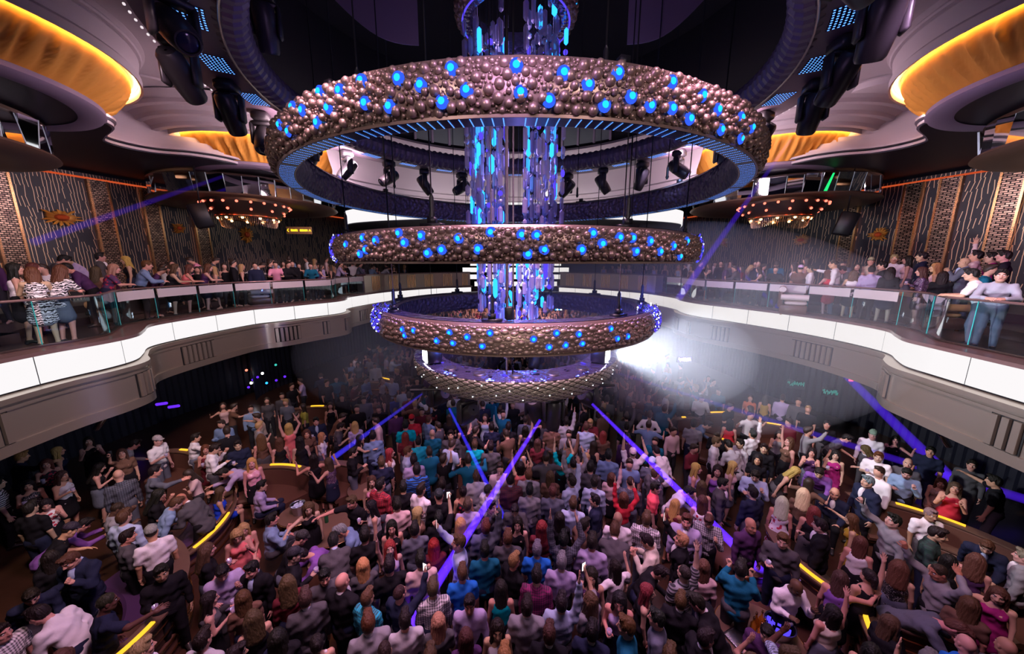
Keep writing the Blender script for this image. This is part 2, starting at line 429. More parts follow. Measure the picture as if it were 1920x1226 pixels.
    desc = {112: 'large gold sunburst wall sculpture with orange core near the zebra-dress guest', 333: 'small sunburst wall sculpture with red core above the pink-shirted man', 460: 'narrow orange sunburst wall sculpture under the red-bulb chandelier',
            1650: 'dull red sunburst wall sculpture in blue haze', 1505: 'pale gold sunburst wall sculpture beside the mosaic pillar', 1360: 'small orange flower-like sunburst in the haze beside the second ring'}
    for px, py, sz, asp in suns:
        h, e = wall_hit(W, px, py)
        if h is None: continue
        nrm = Vector((e.y, -e.x))*s
        su = thing('sunburst_wall_art', desc[px], 'wall sculpture', (h.x+nrm.x*.05, h.y+nrm.y*.05, h.z))
        rnd = random.Random(px); mb = MB(); k = 34
        def pt(rr, a, off): return (h.x+e.x*rr*math.cos(a)+nrm.x*off, h.y+e.y*rr*math.cos(a)+nrm.y*off, h.z+rr*math.sin(a)*asp)
        for i in range(k):
            a = 2*PI*i/k; r1 = sz*(.62+.38*rnd.random()) if i % 2 else sz*(.5+.2*rnd.random()); w = PI/k*1.5
            off = .06+.05*rnd.random()
            mb.add([pt(sz*.2, a-w, off), pt(sz*.2, a+w, off), pt(r1*.8, a+w*.75, off+.05), pt(r1, a, off), pt(r1*.8, a-w*.75, off+.05), pt(sz*.2, a-w, .0), pt(sz*.2, a+w, .0), pt(r1, a, 0)], [(0, 1, 2, 3, 4), (5, 7, 6), (0, 4, 3, 7, 5), (1, 6, 7, 3, 2)])
        mb.build('ray_leaf', 'gold_leaf', su, smooth=False)
        mb = MB(); mb.ball((h.x+nrm.x*.14, h.y+nrm.y*.14, h.z), (sz*.3, sz*.3, sz*.32*max(.6, asp)), 10, 6); mb.build('core', 'orange_glass', su, smooth=25)
# ---------------------------------------------------------------- ceiling: plaster deck with a round opening
CX, CY = .09, 10.5
ZC = 11.3
mb = MB()
mb.lathe((CX, CY), [(7.25, ZC+.35), (7.0, ZC+.3), (6.9, ZC+.18), (7.05, ZC+.16), (7.15, ZC+.05), (7.3, ZC+.05), (7.35, ZC), (9., ZC), (24., ZC)], 96)
struct(mb, 'ceiling', 'plaster', 30)
mb = MB(); mb.lathe((CX, CY), [(7.2, ZC+.3), (7.2, 14.6), (4., 14.7), (.01, 14.7)], 64); struct(mb, 'ceiling_void', 'dark_ceiling')
# back cove: stepped plaster sweeping behind the chandelier
mb = MB()
prof = [(7.95, 8.95), (7.95, 9.18), (7.6, 9.2), (7.6, 9.40), (7.45, 9.42), (7.45, 9.60), (7.30, 9.62), (7.30, 9.78), (7.42, 10.1), (7.55, 10.6), (7.5, 11.0), (7.35, ZC)]
mb.lathe((CX, CY), prof, 64, PI*.13, PI*.87); struct(mb, 'wall_back_cove', 'plaster', 40)
# canopy carrying the upper light band at the back
CAN = smooth_path(V2([(-9.3, 20.), (-8.75, 18.6), (-8.2, 17.8), (-7.2, 17.1), (-5.5, 16.4), (-2.8, 15.75), (.09, 15.55), (2.98, 15.75), (5.7, 16.4), (7.4, 17.1), (8.4, 17.8), (8.95, 18.6), (9.5, 20.)]), 6)
ut = thing('led_canopy_band', 'bright white LED band high at the back seen between the first and second rings', 'light band', (.09, 15.55, 8.35))
RS = resample(CAN, .1)
for k in range(0, len(RS)-3, 16):
    seg = RS[k:k+17]; seg = seg[:-1]+[seg[-1]+(seg[-2]-seg[-1])*.2]
    mb = MB(); bar(mb, seg, offset_path(seg, .05), 8.35, 8.98); mb.build('led_panel', 'led_white', ut)
mb = MB(); bar(mb, offset_path(RS, .06), [Vector((p.x, 26.)) for p in RS], 8.30, 8.95); struct(mb, 'ceiling_canopy', 'soffit_dark')
# control-room windows in the void behind the opening
for i, (x0, x1) in enumerate(((-5.2, -2.2), (-2.1, -.6), (2.4, 5.2))):
    a0, a1 = math.atan2(6.9, x1-CX), math.atan2(6.9, x0-CX)
    mb = MB(); mb.lathe((CX, CY), [(7.1, 11.75), (7.1, 13.0)], 12, a0, a1); w = struct(mb, 'window_%d' % (i+1), 'mirror_edge')
    mb = MB()
    for q in range(4):
        a = a0+(a1-a0)*q/3; mb.box((CX+7.06*math.cos(a), CY+7.06*math.sin(a), 12.35), (.09, .09, 1.3), a)
    mb.build('window_frame', 'scrim', w)
# hanging scrims in the dark void
for name_, lab, pts in (('scrim_panel', 'dusky fabric sail hanging in the dark void left of the small top ring', [(628, 0), (785, 85), (785, 0)]), ('scrim_panel', 'dusky fabric sail hanging in the dark void right of the small top ring', [(1176, 83), (1176, 0), (1320, 0)])):
    Y = 8.6; q = [Vector(aty(px, py, Y)) for px, py in pts]; 
    for p in q: 
        if p.z > 13.2: p.z += .8
    mid = (q[0]+q[1]+q[2])/3; rows = []
    lo, hi = (q[0], q[1]) if q[0].x < 0 else (q[0], q[2])
    mb = MB(); n = 10; A = []; B = []
    for i in range(n+1):
        t = i/n; p = lo.lerp(hi, t); p.z -= .25*math.sin(PI*t)
        A.append(p.copy()); B.append(Vector((p.x, p.y+.1, 14.4)))
    th = Vector((0, .02, 0)); mb.grid([A, B, [b+th for b in B], [a+th for a in A]], wrap_v=True)
    tag(mb.build(name_, 'scrim'), lab, 'fabric sail')
# ---------------------------------------------------------------- soffit over the balconies, lip, cove walls, drums, pods
SPL = smooth_path(V2([(-8.3, 2.2), (-8.65, 4.6), (-9.0, 6.73), (-9.3, 7.6), (-9.7, 8.5), (-9.95, 9.25), (-10.9, 9.9), (-11.35, 10.3), (-11.3, 10.9), (-10.9, 11.35), (-10.2, 11.6), (-9.6, 12.1), (-9.25, 13.), (-8.7, 14.5), (-8.3, 16.), (-8.6, 17.5), (-9.4, 19.2), (-9.6, 21.)]), 5)
SZ = 9.7
for P, s, nm in ((SPL, 1, 'left'), (mirror(SPL), -1, 'right')):
    X = lambda x, s=s: x if s > 0 else .18-x
    Q = [Vector((X(-18.5), p.y)) for p in P]
    mb = MB(); bar(mb, P, Q, SZ, SZ+.10); struct(mb, 'ceiling_soffit_'+nm, 'soffit_dark')
    mb = MB(); bar(mb, offset_path(P, -s*.05), offset_path(P, s*.12), SZ+.03, SZ+.10); struct(mb, 'trim_9' if s > 0 else 'trim_10', 'plaster')
    mb = MB(); bar(mb, offset_path(P, -s*.10), offset_path(P, s*.10), SZ+.16, SZ+.22)
    rec = [p for p in P if 9.1 < p.y < 12.4]
    for j in range(3):
        a = offset_path(rec, s*(.18+.16*j)); b = offset_path(rec, s*(.75+.16*j)); bar(mb, a, b, SZ+.22+.17*j, SZ+.37+.17*j)
    struct(mb, 'trim_11' if s > 0 else 'trim_12', 'plaster')
    mb = MB(); strip(mb, offset_path(P, s*.72), SZ+.08, ZC+.02); struct(mb, 'wall_'+nm+'_cove', 'plaster')
    mb = MB(); strip(mb, offset_path(P, s*.08), SZ+.1, SZ+.18); struct(mb, 'trim_13' if s > 0 else 'trim_14', 'dark_ceiling')
    for (dx, dy, R0, near) in ((-11.3, 6.9, 2.5, 1), (-9.85, 15.0, 2.45, 0)):
        c = (X(dx), dy)
        where = ('nearest the camera ' if near else 'farther back ')+('over the zebra-dress guest' if near and s > 0 else 'over the two leaning men' if near else 'behind the first ring, near the EXIT-arrow sign' if s > 0 else 'behind the first ring, on the hazy side')
        d = thing('ceiling_drum', 'round gold ruched-fabric ceiling drum '+where.replace('EXIT-arrow', 'yellow arrow'), 'ceiling drum', (c[0], c[1], SZ+.12))
        mb = MB(); rnd = random.Random(int(dy*10)+s); n = 420; rows = []; K = 9
        ph = [rnd.random()*6 for _ in range(8)]
        for i in range(n):
            row = []
            for k in range(K+1):
                t = k/K; a = 2*PI*i/n+.10*t
                w = .6-1.1*abs(math.sin(31*a+ph[0]+1.6*math.sin(5*a+ph[1])+.9*t*math.sin(7*a)))**.55+.5-.8*abs(math.sin(53*a+ph[2]+t*1.6*math.sin(9*a)))**.6+.25*math.sin(17*a+ph[3]-1.1*t)
                r = R0+.05+.55*math.sin(t*PI/2)**.9+.12*w*math.sin(PI*min(1, t*1.1+.08))
                row.append((c[0]+r*math.cos(a), c[1]+r*math.sin(a), SZ+.14+.80*t))
            rows.append(row)
        mb.grid(rows, wrap_v=True); mb.build('gold_fabric', 'fabric_gold', d, smooth=True)
        mb = MB(); r = R0+.62; z = SZ+.95
        pr = [(r-.06, z+.02), (r+.12, z+.02), (r+.13, z-.13), (r+.17, z-.14), (r+.18, z+.03), (r+.12, z+.10), (r+.18, z+.44), (r+.15, z+.5), (r+.22, z+.5), (r+.24, z+.54), (r+.2, z+.6), (r+.30, z+.64), (r+.36, z+.86), (r+.34, z+.92), (r+.44, z+.94), (r+.5, z+.98), (r+.46, z+1.05)]
        mb.lathe(c, pr, 80)
        if not near:
            a0, a1 = (-PI*.86, -PI*.22) if s > 0 else (PI*1.22, PI*1.86)
            for j in range(3):
                q = R0+.95+.30*j; zz = SZ+.86+.20*j
                mb.lathe(c, [(q, zz), (q+.06, zz-.015), (q+.16, zz), (q+.18, zz+.10), (q+.40, zz+.26), (q, zz+.26), (q, zz)], 64, a0, a1)
        mb.build('cornice', 'plaster', d, smooth=25)
        mb = MB(); r_ = R0+.69; mb.tube([(c[0]+r_*math.cos(2*PI*i/72), c[1]+r_*math.sin(2*PI*i/72), SZ+.945) for i in range(72)], .014, 5, closed=True); mb.build('cove_lamp', 'cove_lamp', d)
        mb = MB(); mb.lathe(c, [(R0-.35, SZ-.02), (R0+.02, SZ-.03), (R0+.10, SZ+.03), (R0+.10, SZ+.12), (R0+.03, SZ+.15), (R0-.3, SZ+.15)], 80); mb.build('lip', 'scrim', d, smooth=40)
        # mirrored pod hanging under the soffit
        pc, pr_ = ((X(-13.2), 7.0), 2.75) if near else ((X(-11.7), 16.2), 3.25)
        p = thing('mirrored_canopy', 'round mirror-sided canopy over the balcony guests, '+('near the zebra-dress guest' if near and s > 0 else 'near the two leaning men' if near else 'above the red-bulb chandelier' if s > 0 else 'with a green streak, in blue haze'), 'canopy', (pc[0], pc[1], 8.9))
        rnd = random.Random(3); n = 40
        for i in range(n):
            a = 2*PI*i/n; facing = math.cos(a-math.atan2(-pc[1], -pc[0]))
            if facing < -.35: continue
            j = rnd.uniform(-.22, .22); k = rnd.uniform(-.16, .22); w = 2*pr_*math.sin(PI/n)*.97
            M = Matrix.Translation((pc[0]+pr_*math.cos(a), pc[1]+pr_*math.sin(a), 9.25)) @ Matrix.Rotation(a+j, 4, 'Z') @ Matrix.Rotation(k, 4, 'Y')
            mb = MB(); mb.box((0, 0, 0), (.03, w, .66), M=M); mb.box((.004, w/2, 0), (.035, .014, .67), M=M, mat=1)
            mb.build('mirror_panel', ['mirror', 'panel_edge'], p, smooth=False)
            if s < 0 and not near and i == 29: mb = MB(); mb.tube([M @ Vector((.03, -.05, -.3)), M @ Vector((.03, .06, .3))], [.045, .02], 6); mb.build('green_streak', 'led_green', p)
        mb = MB(); mb.lathe(pc, [(pr_+.05, 9.62), (pr_+.02, 9.56), (pr_-.1, 9.56)], 64); mb.build('top_rim', 'bronze_dark', p)
        mb = MB(); mb.lathe(pc, [(pr_-.05, 8.95), (pr_+.12, 8.93), (pr_+.16, 8.87), (pr_+.05, 8.80), (pr_*.75, 8.72), (pr_*.68, 8.80), (pr_*.3, 8.82), (.05, 8.82)], 64); mb.build('tray', 'tray_wood', p, smooth=40)
    # disc in the plaster ceiling
    dc = atz(1637, 168, ZC); dc = (dc[0] if s < 0 else .18-dc[0], dc[1])
    mb = MB()
    if s < 0: mb.lathe(dc, [(.95, ZC-.015), (.86, ZC-.03), (.84, ZC-.005), (.80, ZC-.16), (.78, ZC-.17), (.0, ZC-.165)], 48)
    else: mb.lathe(dc, [(.95, ZC-.01), (.90, ZC-.05), (.0, ZC-.05)], 48)
    tag(mb.build('ceiling_disc', 'plaster', smooth=30, origin=(dc[0], dc[1], ZC)), 'round plaster ceiling disc '+('with a bright crescent rim beside the hazy-side moving heads' if s < 0 else 'lying flush beside the clear-side moving heads'), 'ceiling disc')
    # red-bulb chandelier under the far pod
    cc = (X(-10.35), 14.0); R1 = 1.32
    ch = thing('bulb_chandelier', 'copper tiered chandelier ringed with red bulbs '+('above the balcony guests and yellow arrow sign' if s > 0 else 'glowing faintly through blue haze'), 'chandelier', (cc[0], cc[1], 7.7))
    mb = MB(); mb.lathe(cc, [(R1*1.05, 8.70), (R1*1.08, 8.6), (R1*.98, 8.42), (R1*.8, 8.2), (R1*.72, 8.12), (R1*.3, 8.1), (.05, 8.1)], 56); mb.build('bowl', 'bronze_dark', ch)
    mb = MB(); mb.tube([(cc[0]+R1*.78*math.cos(2*PI*i/40), cc[1]+R1*.78*math.sin(2*PI*i/40), 8.12) for i in range(40)], .045, 8, closed=True); mb.build('gold_ring', 'gold_trim', ch)
    mb = MB()
    for i in range(90):
        a = 2*PI*i/90; r = R1*.72; mb.tube([(cc[0]+r*math.cos(a), cc[1]+r*math.sin(a), 8.1), (cc[0]+r*.93*math.cos(a), cc[1]+r*.93*math.sin(a), 7.86-.12*math.cos(2*a))], .012, 4, cap=False)
    mb.build('fringe_chain', 'gold_trim', ch)
    mb = MB(); mb.tube([(cc[0], cc[1], 8.1), (cc[0], cc[1], 8.71)], .05, 8); mb.build('stem', 'bronze_dark', ch)
    bm_ = MB(); bm_.ball((0, 0, 0), .045, 8, 5); bme = bm_.mesh('red_bulb', 'bulb_red'); bmw = MB().ball((0, 0, 0), .05, 8, 5).mesh('warm_bulb', 'bulb_warm')
    for i in range(22):
        a = 2*PI*i/22; inst('bulb', bme, ch, (R1*1.08*math.cos(a), R1*1.08*math.sin(a), 8.56-7.7))
        if i % 2: inst('bulb', bme, ch, (R1*.93*math.cos(a), R1*.93*math.sin(a), 8.33-7.7))
        if i % 2 == 0: inst('bulb', bmw, ch, (R1*.72*math.cos(a), R1*.72*math.sin(a), 8.06-7.7))
# hanging loudspeakers, arrow sign
for px, py, s, rz in ((378, 405, 1, -.9), (1585, 420, -1, .9)):
    q = aty(px, py, 12.6 if s > 0 else 13.0)
    t = thing('hanging_loudspeaker', 'black loudspeaker hung below the soffit '+('before the mosaic column at the pink-shirted man' if s > 0 else 'with a white label edge in the haze'), 'loudspeaker', q, rz)
    MB().box((0, 0, 0), (.62, .5, .8), bev=.03, M=Matrix.Rotation(.25, 4, 'X')).xform(Matrix()).mesh
    me = MB().box((0, 0, 0), (.62, .5, .8), bev=.03, M=Matrix.Rotation(.25, 4, 'X')).mesh('cabinet', 'black'); inst('cabinet', me, t)
    inst('grille', MB().box((0, -.26, 0), (.55, .02, .72), M=Matrix.Rotation(.25, 4, 'X')).mesh('grille', 'soffit_dark'), t)
    inst('bracket', MB().tube([(0, 0, .35), (0, 0, SZ-q[2])], .025, 6).mesh('bracket', 'black'), t)
q = Vector(aty(561, 432, 17.2)); sg = thing('arrow_sign', 'yellow-lettered dark hanging sign with arrows left and up', 'sign', q, .12)
inst('board', MB().box((0, 0, 0), (1.16, .08, .34), bev=.01).mesh('board', 'leather_gold'), sg)
for x0, x1, sd in ((-.36, -.05, 3), (.05, .40, 8)):
    mb = MB(); r_ = random.Random(sd); x = x0
    while x < x1:                                 # lettering too blurred to read: small upright and level strokes
        w_ = r_.uniform(.016, .03); mb.box((x+w_/2, -.045, .0), (.010, .012, .095)); mb.box((x+w_/2, -.045, r_.choice((-.043, 0, .043))), (w_, .012, .014)); x += w_+.010
    inst('blurred_lettering', mb.mesh('blurred_lettering', 'sign_yellow'), sg)
for pts in ([(-.46, .07), (-.52, 0), (-.46, -.07)], [(.46, -.05), (.51, .05), (.56, -.05)]): inst('arrow', MB().tube([(x, -.05, z) for x, z in pts], .012, 4).mesh('arrow', 'sign_yellow'), sg)
for x in (-.5, .5): inst('hanger', MB().tube([(x, 0, .17), (x, 0, SZ-q.z)], .01, 5).mesh('hanger', 'black'), sg)
mb = MB(); mb.box((.2, 23.6, .7), (11.5, 6.6, 1.4)); struct(mb, 'floor_far_terrace', 'deck')
# lounge sofas on the balconies
def lounge(px, Y, rz, mat, label):
    q = aty(px, 560, Y); t = thing('lounge_sofa', label, 'sofa', (q[0], q[1], DECK), rz)
    inst('base', MB().box((0, 0, .2), (1.5, .75, .3), bev=.03).mesh('base', 'leather_brown'), t); inst('seat', MB().box((0, -.05, .42), (1.3, .62, .16), bev=.06).mesh('seat', mat), t)
    inst('backrest', MB().box((0, .36, .55), (1.5, .14, .62), bev=.05).mesh('backrest', 'leather_brown'), t); inst('back_roll', MB().tube([(-.75, .34, .88), (.75, .34, .88)], .10, 12).mesh('back_roll', mat, 50), t)
    for x in (-.72, .72): inst('armrest', MB().tube([(x, -.38, .62), (x, .36, .62)], .10, 12).mesh('armrest', mat, 50), t)
    for x in (-.66, .66):
        for y in (-.3, .3): inst('leg', MB().box((x, y, .03), (.06, .06, .06)).mesh('leg', 'gold_trim'), t)
lounge(228, 10.35, -1.2, 'leather_gold', 'gold-cushioned lounge sofa behind the glass between the floral top and zebra dress'); lounge(1742, 9.6, 1.2, 'leather_gold', 'gold-cushioned lounge sofa behind the glass beside the white t-shirt arm')
lounge(488, 14.6, -.8, 'white_upholstery', 'white-cushioned lounge sofa behind the glass by the pink polo guest'); lounge(1488, 12.2, .9, 'white_upholstery', 'white-cushioned lounge sofa behind the glass by the striped top guest')
# ---------------------------------------------------------------- stage at the far end
mb = MB(); mb.box((.2, 28.9, 2.2), (11, 3.4, 4.4)); struct(mb, 'floor_stage', 'deck')
for i, (zc, w) in enumerate(((6.35, 7.4), (5.85, 8.6), (5.3, 7.8), (4.75, 6.6))):
    st = thing('stage_light_bar', 'wide white stage light bar, '+('topmost', 'second from top', 'third from top', 'lowest')[i]+' of four behind the third ring', 'light bar', (.3, 27.6+.25*(3-i), zc), group='stage light bars')
    inst('diffuser', MB().box((0, -.05, 0), (w, .06, .36)).mesh('diffuser', 'led_white'), st); inst('housing', MB().box((0, .06, 0), (w+.1, .12, .42)).mesh('housing', 'black'), st)
for px in (910, 1025):
    q = aty(px, 513, 27.0); t = thing('stage_projector', 'small dark stage projector silhouetted on the white bars '+('under the crystal column\'s left strands' if px < 960 else 'under the crystal column\'s right strands'), 'projector', (q[0], q[1], q[2]))
    inst('body', MB().box((0, 0, 0), (.5, .3, .22), bev=.03).mesh('body', 'black'), t); inst('foot', MB().box((0, 0, -.22), (.7, .35, .08)).mesh('foot', 'black'), t); inst('neck', MB().box((0, 0, -.14), (.2, .2, .2)).mesh('neck', 'black'), t)
for px in (809, 1047):
    q = aty(px, 577, 21.5); t = thing('blinder_lamp', 'blue-white blinder lamp over the far crowd '+('left' if px < 960 else 'right')+' of the crystal column', 'lamp', q)
    inst('housing', MB().box((0, .1, 0), (.5, .16, .4), bev=.03).mesh('housing', 'black'), t)
    for k in range(4): inst('tube_lamp', MB().box((-.165+.11*k, 0, 0), (.08, .06, .3)).mesh('tube_lamp', 'strobe_white' if k % 2 else 'led_cyan'), t)
    inst('hanger', MB().tube([(0, .1, .2), (0, .1, 3.5)], .02, 5).mesh('hanger', 'black'), t)
# ================================================================ chandelier of concentric rings
principled('bubble_bronze', (.30, .205, .17), .36, metal=.55)
principled('ring_inner', (.10, .065, .10), .35, metal=.5, bump=('voronoi', 9., .9, .05))
principled('ring_top', (.20, .17, .32), .16, metal=.85, bump=('voronoi', 7., .5, .04))
principled('ring_under', (.02, .02, .06), .25, metal=.3)
principled('diamond_bronze', (.42, .36, .30), .38, metal=.3)
principled('groove', (.05, .04, .035), .5)
principled('hose', (.16, .11, .15), .38, metal=.25)
principled('cable', (.01, .01, .012), .5)
glass_mat('crystal', (.90, .87, .99), .10, .45)
nt = MATS['crystal'].node_tree; d = N(nt, 'ShaderNodeBsdfDiffuse'); d.inputs[0].default_value = (.80, .70, 1., 1); x = N(nt, 'ShaderNodeMixShader'); x.inputs[0].default_value = .34
o_ = next(n for n in nt.nodes if n.type == 'OUTPUT_MATERIAL'); L(nt, o_.inputs[0].links[0].from_socket, x.inputs[1]); L(nt, d.outputs[0], x.inputs[2]); L(nt, x.outputs[0], o_.inputs[0])
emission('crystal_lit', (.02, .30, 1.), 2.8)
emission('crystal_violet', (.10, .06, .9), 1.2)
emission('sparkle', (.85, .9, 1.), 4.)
RC = (.09, 9.0)
def pack_tile(length, height, seed, flat):
    """Dart-thrown discs of falling size on a strip that repeats along its length."""
    rnd = random.Random(seed); out = []
    for r, tries in ((.062, 170), (.050, 420), (.036, 900), (.027, 1600), (.018, 2400), (.012, 2200)):
        for _ in range(tries):
            u, v = rnd.random()*length, rnd.uniform(r*.7, height-r*.7)
            ok = True
            for (a, b, q) in out:
                d = abs(a-u); d = min(d, length-d)
                if d*d+(b-v)**2 < (.93*(q+r))**2: ok = False; break
            if ok: out.append((u, v, r*rnd.uniform(.9, 1.)))
    return out
def ring_outer(R, z0, z1, t):
    """Outer skin of a ring: t in 0..1 from the bottom edge to the top edge -> (radius, z)."""
    return R-.11*abs(2*t-1)**2.4, z0+(z1-z0)*t
def bubbles(R, z0, z1, seed, squash=1.):
    mb = MB(); k = max(6, round(2*PI*R/4.)); Ln = 2*PI*R/k; H = z1-z0; tile = pack_tile(Ln, H*.97, seed, squash)
    V = []; Fc = []; nn = 8
    prof = [(1., -.15), (.92, .38), (.62, .78), (.0, 1.)]
    vs = []
    for (rr, hh) in prof[:3]: vs += [(rr*math.cos(2*PI*j/nn), rr*math.sin(2*PI*j/nn), hh) for j in range(nn)]
    vs.append((0, 0, 1.)); vs = np.array(vs)
    fs = [(i*nn+j, i*nn+(j+1) % nn, (i+1)*nn+(j+1) % nn, (i+1)*nn+j) for i in range(2) for j in range(nn)]+[(2*nn+j, 2*nn+(j+1) % nn, 3*nn) for j in range(nn)]
    for q in range(k):
        for (u, v, r) in tile:
            a = 2*PI*q/k+u/R; t = v/H; r0, z = ring_outer(R, z0, z1, t); r1, zz = ring_outer(R, z0, z1, min(1, t+.02)); 
            tan = Vector((r1-r0, zz-z)).normalized(); ca, sa = math.cos(a), math.sin(a)
            eu = np.array((-sa, ca, 0)); ev = np.array((tan[0]*ca, tan[0]*sa, tan[1])); en = np.cross(eu, ev)
            P = np.array((RC[0]+r0*ca, RC[1]+r0*sa, z))+r*(vs[:, :1]*eu*(1.25 if squash < 1 else 1)+vs[:, 1:2]*ev*(.8 if squash < 1 else 1)+vs[:, 2:]*en*(.95*squash))
            b = mb.n; mb.v.extend(map(tuple, P)); mb.n += len(P); mb.f.extend([tuple(i+b for i in f) for f in fs])
    mb.m = [0]*len(mb.f)
    return mb
def hit_ring(px, py, R):
    d = ray(px, py); a = d[0]**2+d[1]**2; b = -2*(d[0]*RC[0]+d[1]*RC[1]); c = RC[0]**2+RC[1]**2-R*R
    D = b*b-4*a*c
    t = (-b-math.sqrt(max(0, D)))/(2*a); return Vector((d[0]*t, d[1]*t, EYE+d[2]*t))
LAMPS1 = [(847,130),(968,124),(1056,139),(1157,138),(749,149),(679,152),(600,172),(640,171),(791,162),(1101,161),(876,171),(976,175),(829,191),(1029,188),(551,201),(572,208),(620,204),(688,195),(731,200),(1134,197),(1181,183),(1218,199),(1258,204),(1313,181),(1341,207),(1294,222),(1354,242),(597,230),(1257,155),(1384,222),(530,235),(545,247),(1404,240),(1391,262)]
LAMPS2 = [(682,446),(707,451),(747,437),(761,455),(791,442),(861,447),(830,468),(803,474),(897,467),(689,468),(677,476),(653,459),(920,435),(978,440),(1006,441),(1020,468),(990,476),(1111,437),(1127,457),(1089,468),(1160,445),(1184,446),(1216,452),(1190,471),(1235,471),(1259,461),(1274,480),(1285,452)]
LAMPS3 = [(778,619),(762,628),(844,623),(877,631),(919,624),(851,642),(821,638),(905,648),(1043,624),(1084,626),(1029,650),(1059,646),(1090,643),(1000,635),(1144,616),(1155,634),(1174,630),(757,617)]
lampm = MB().ball((0, 0, 0), (.038, .038, .026), 12, 8).mesh('ring_lamp', 'led_cyan')
halom = MB().lathe((0, 0), [(.038, .004), (.066, -.004), (.074, -.03)], 14).mesh('lamp_collar', 'led_blue')
MATS['led_blue'].node_tree.nodes['Emission'].inputs[1].default_value = 1.3
def add_lamps(t, R, z0, z1, pts, k=1., back=18, seed=1):
    rnd = random.Random(seed); P = []
    for px, py in pts:
        h = hit_ring(px, py, R-.02); P.append((math.atan2(h.y-RC[1], h.x-RC[0]), min(z1-.08, max(z0+.08, h.z))))
    for i in range(back): P.append((rnd.uniform(.05, PI-.05), rnd.uniform(z0+.12, z1-.12)))
    for a, z in P:
        tt = (z-z0)/(z1-z0); r, _ = ring_outer(R, z0, z1, tt)
        M = Matrix.Translation((r*math.cos(a)+.035*math.cos(a), r*math.sin(a)+.035*math.sin(a), z-t.location.z)) @ Matrix.Rotation(a, 4, 'Z') @ Matrix.Rotation(PI/2, 4, 'Y') @ Matrix.Scale(k, 4)
        l = inst('lamp', lampm, t, M=M); inst('collar', halom, l)
def hang(t, R, z1, k=8, a0=.3):
    for i in range(k):
        a = a0+2*PI*i/k; mb = MB(); mb.box((0, 0, .02), (.34, .16, .06), mat=0); mb.box((0, 0, .09), (.12, .1, .1))
        inst('hanging_bracket', mb.mesh('hanging_bracket', 'black'), t, (R*math.cos(a), R*math.sin(a), z1-t.location.z), (0, 0, a+PI/2))
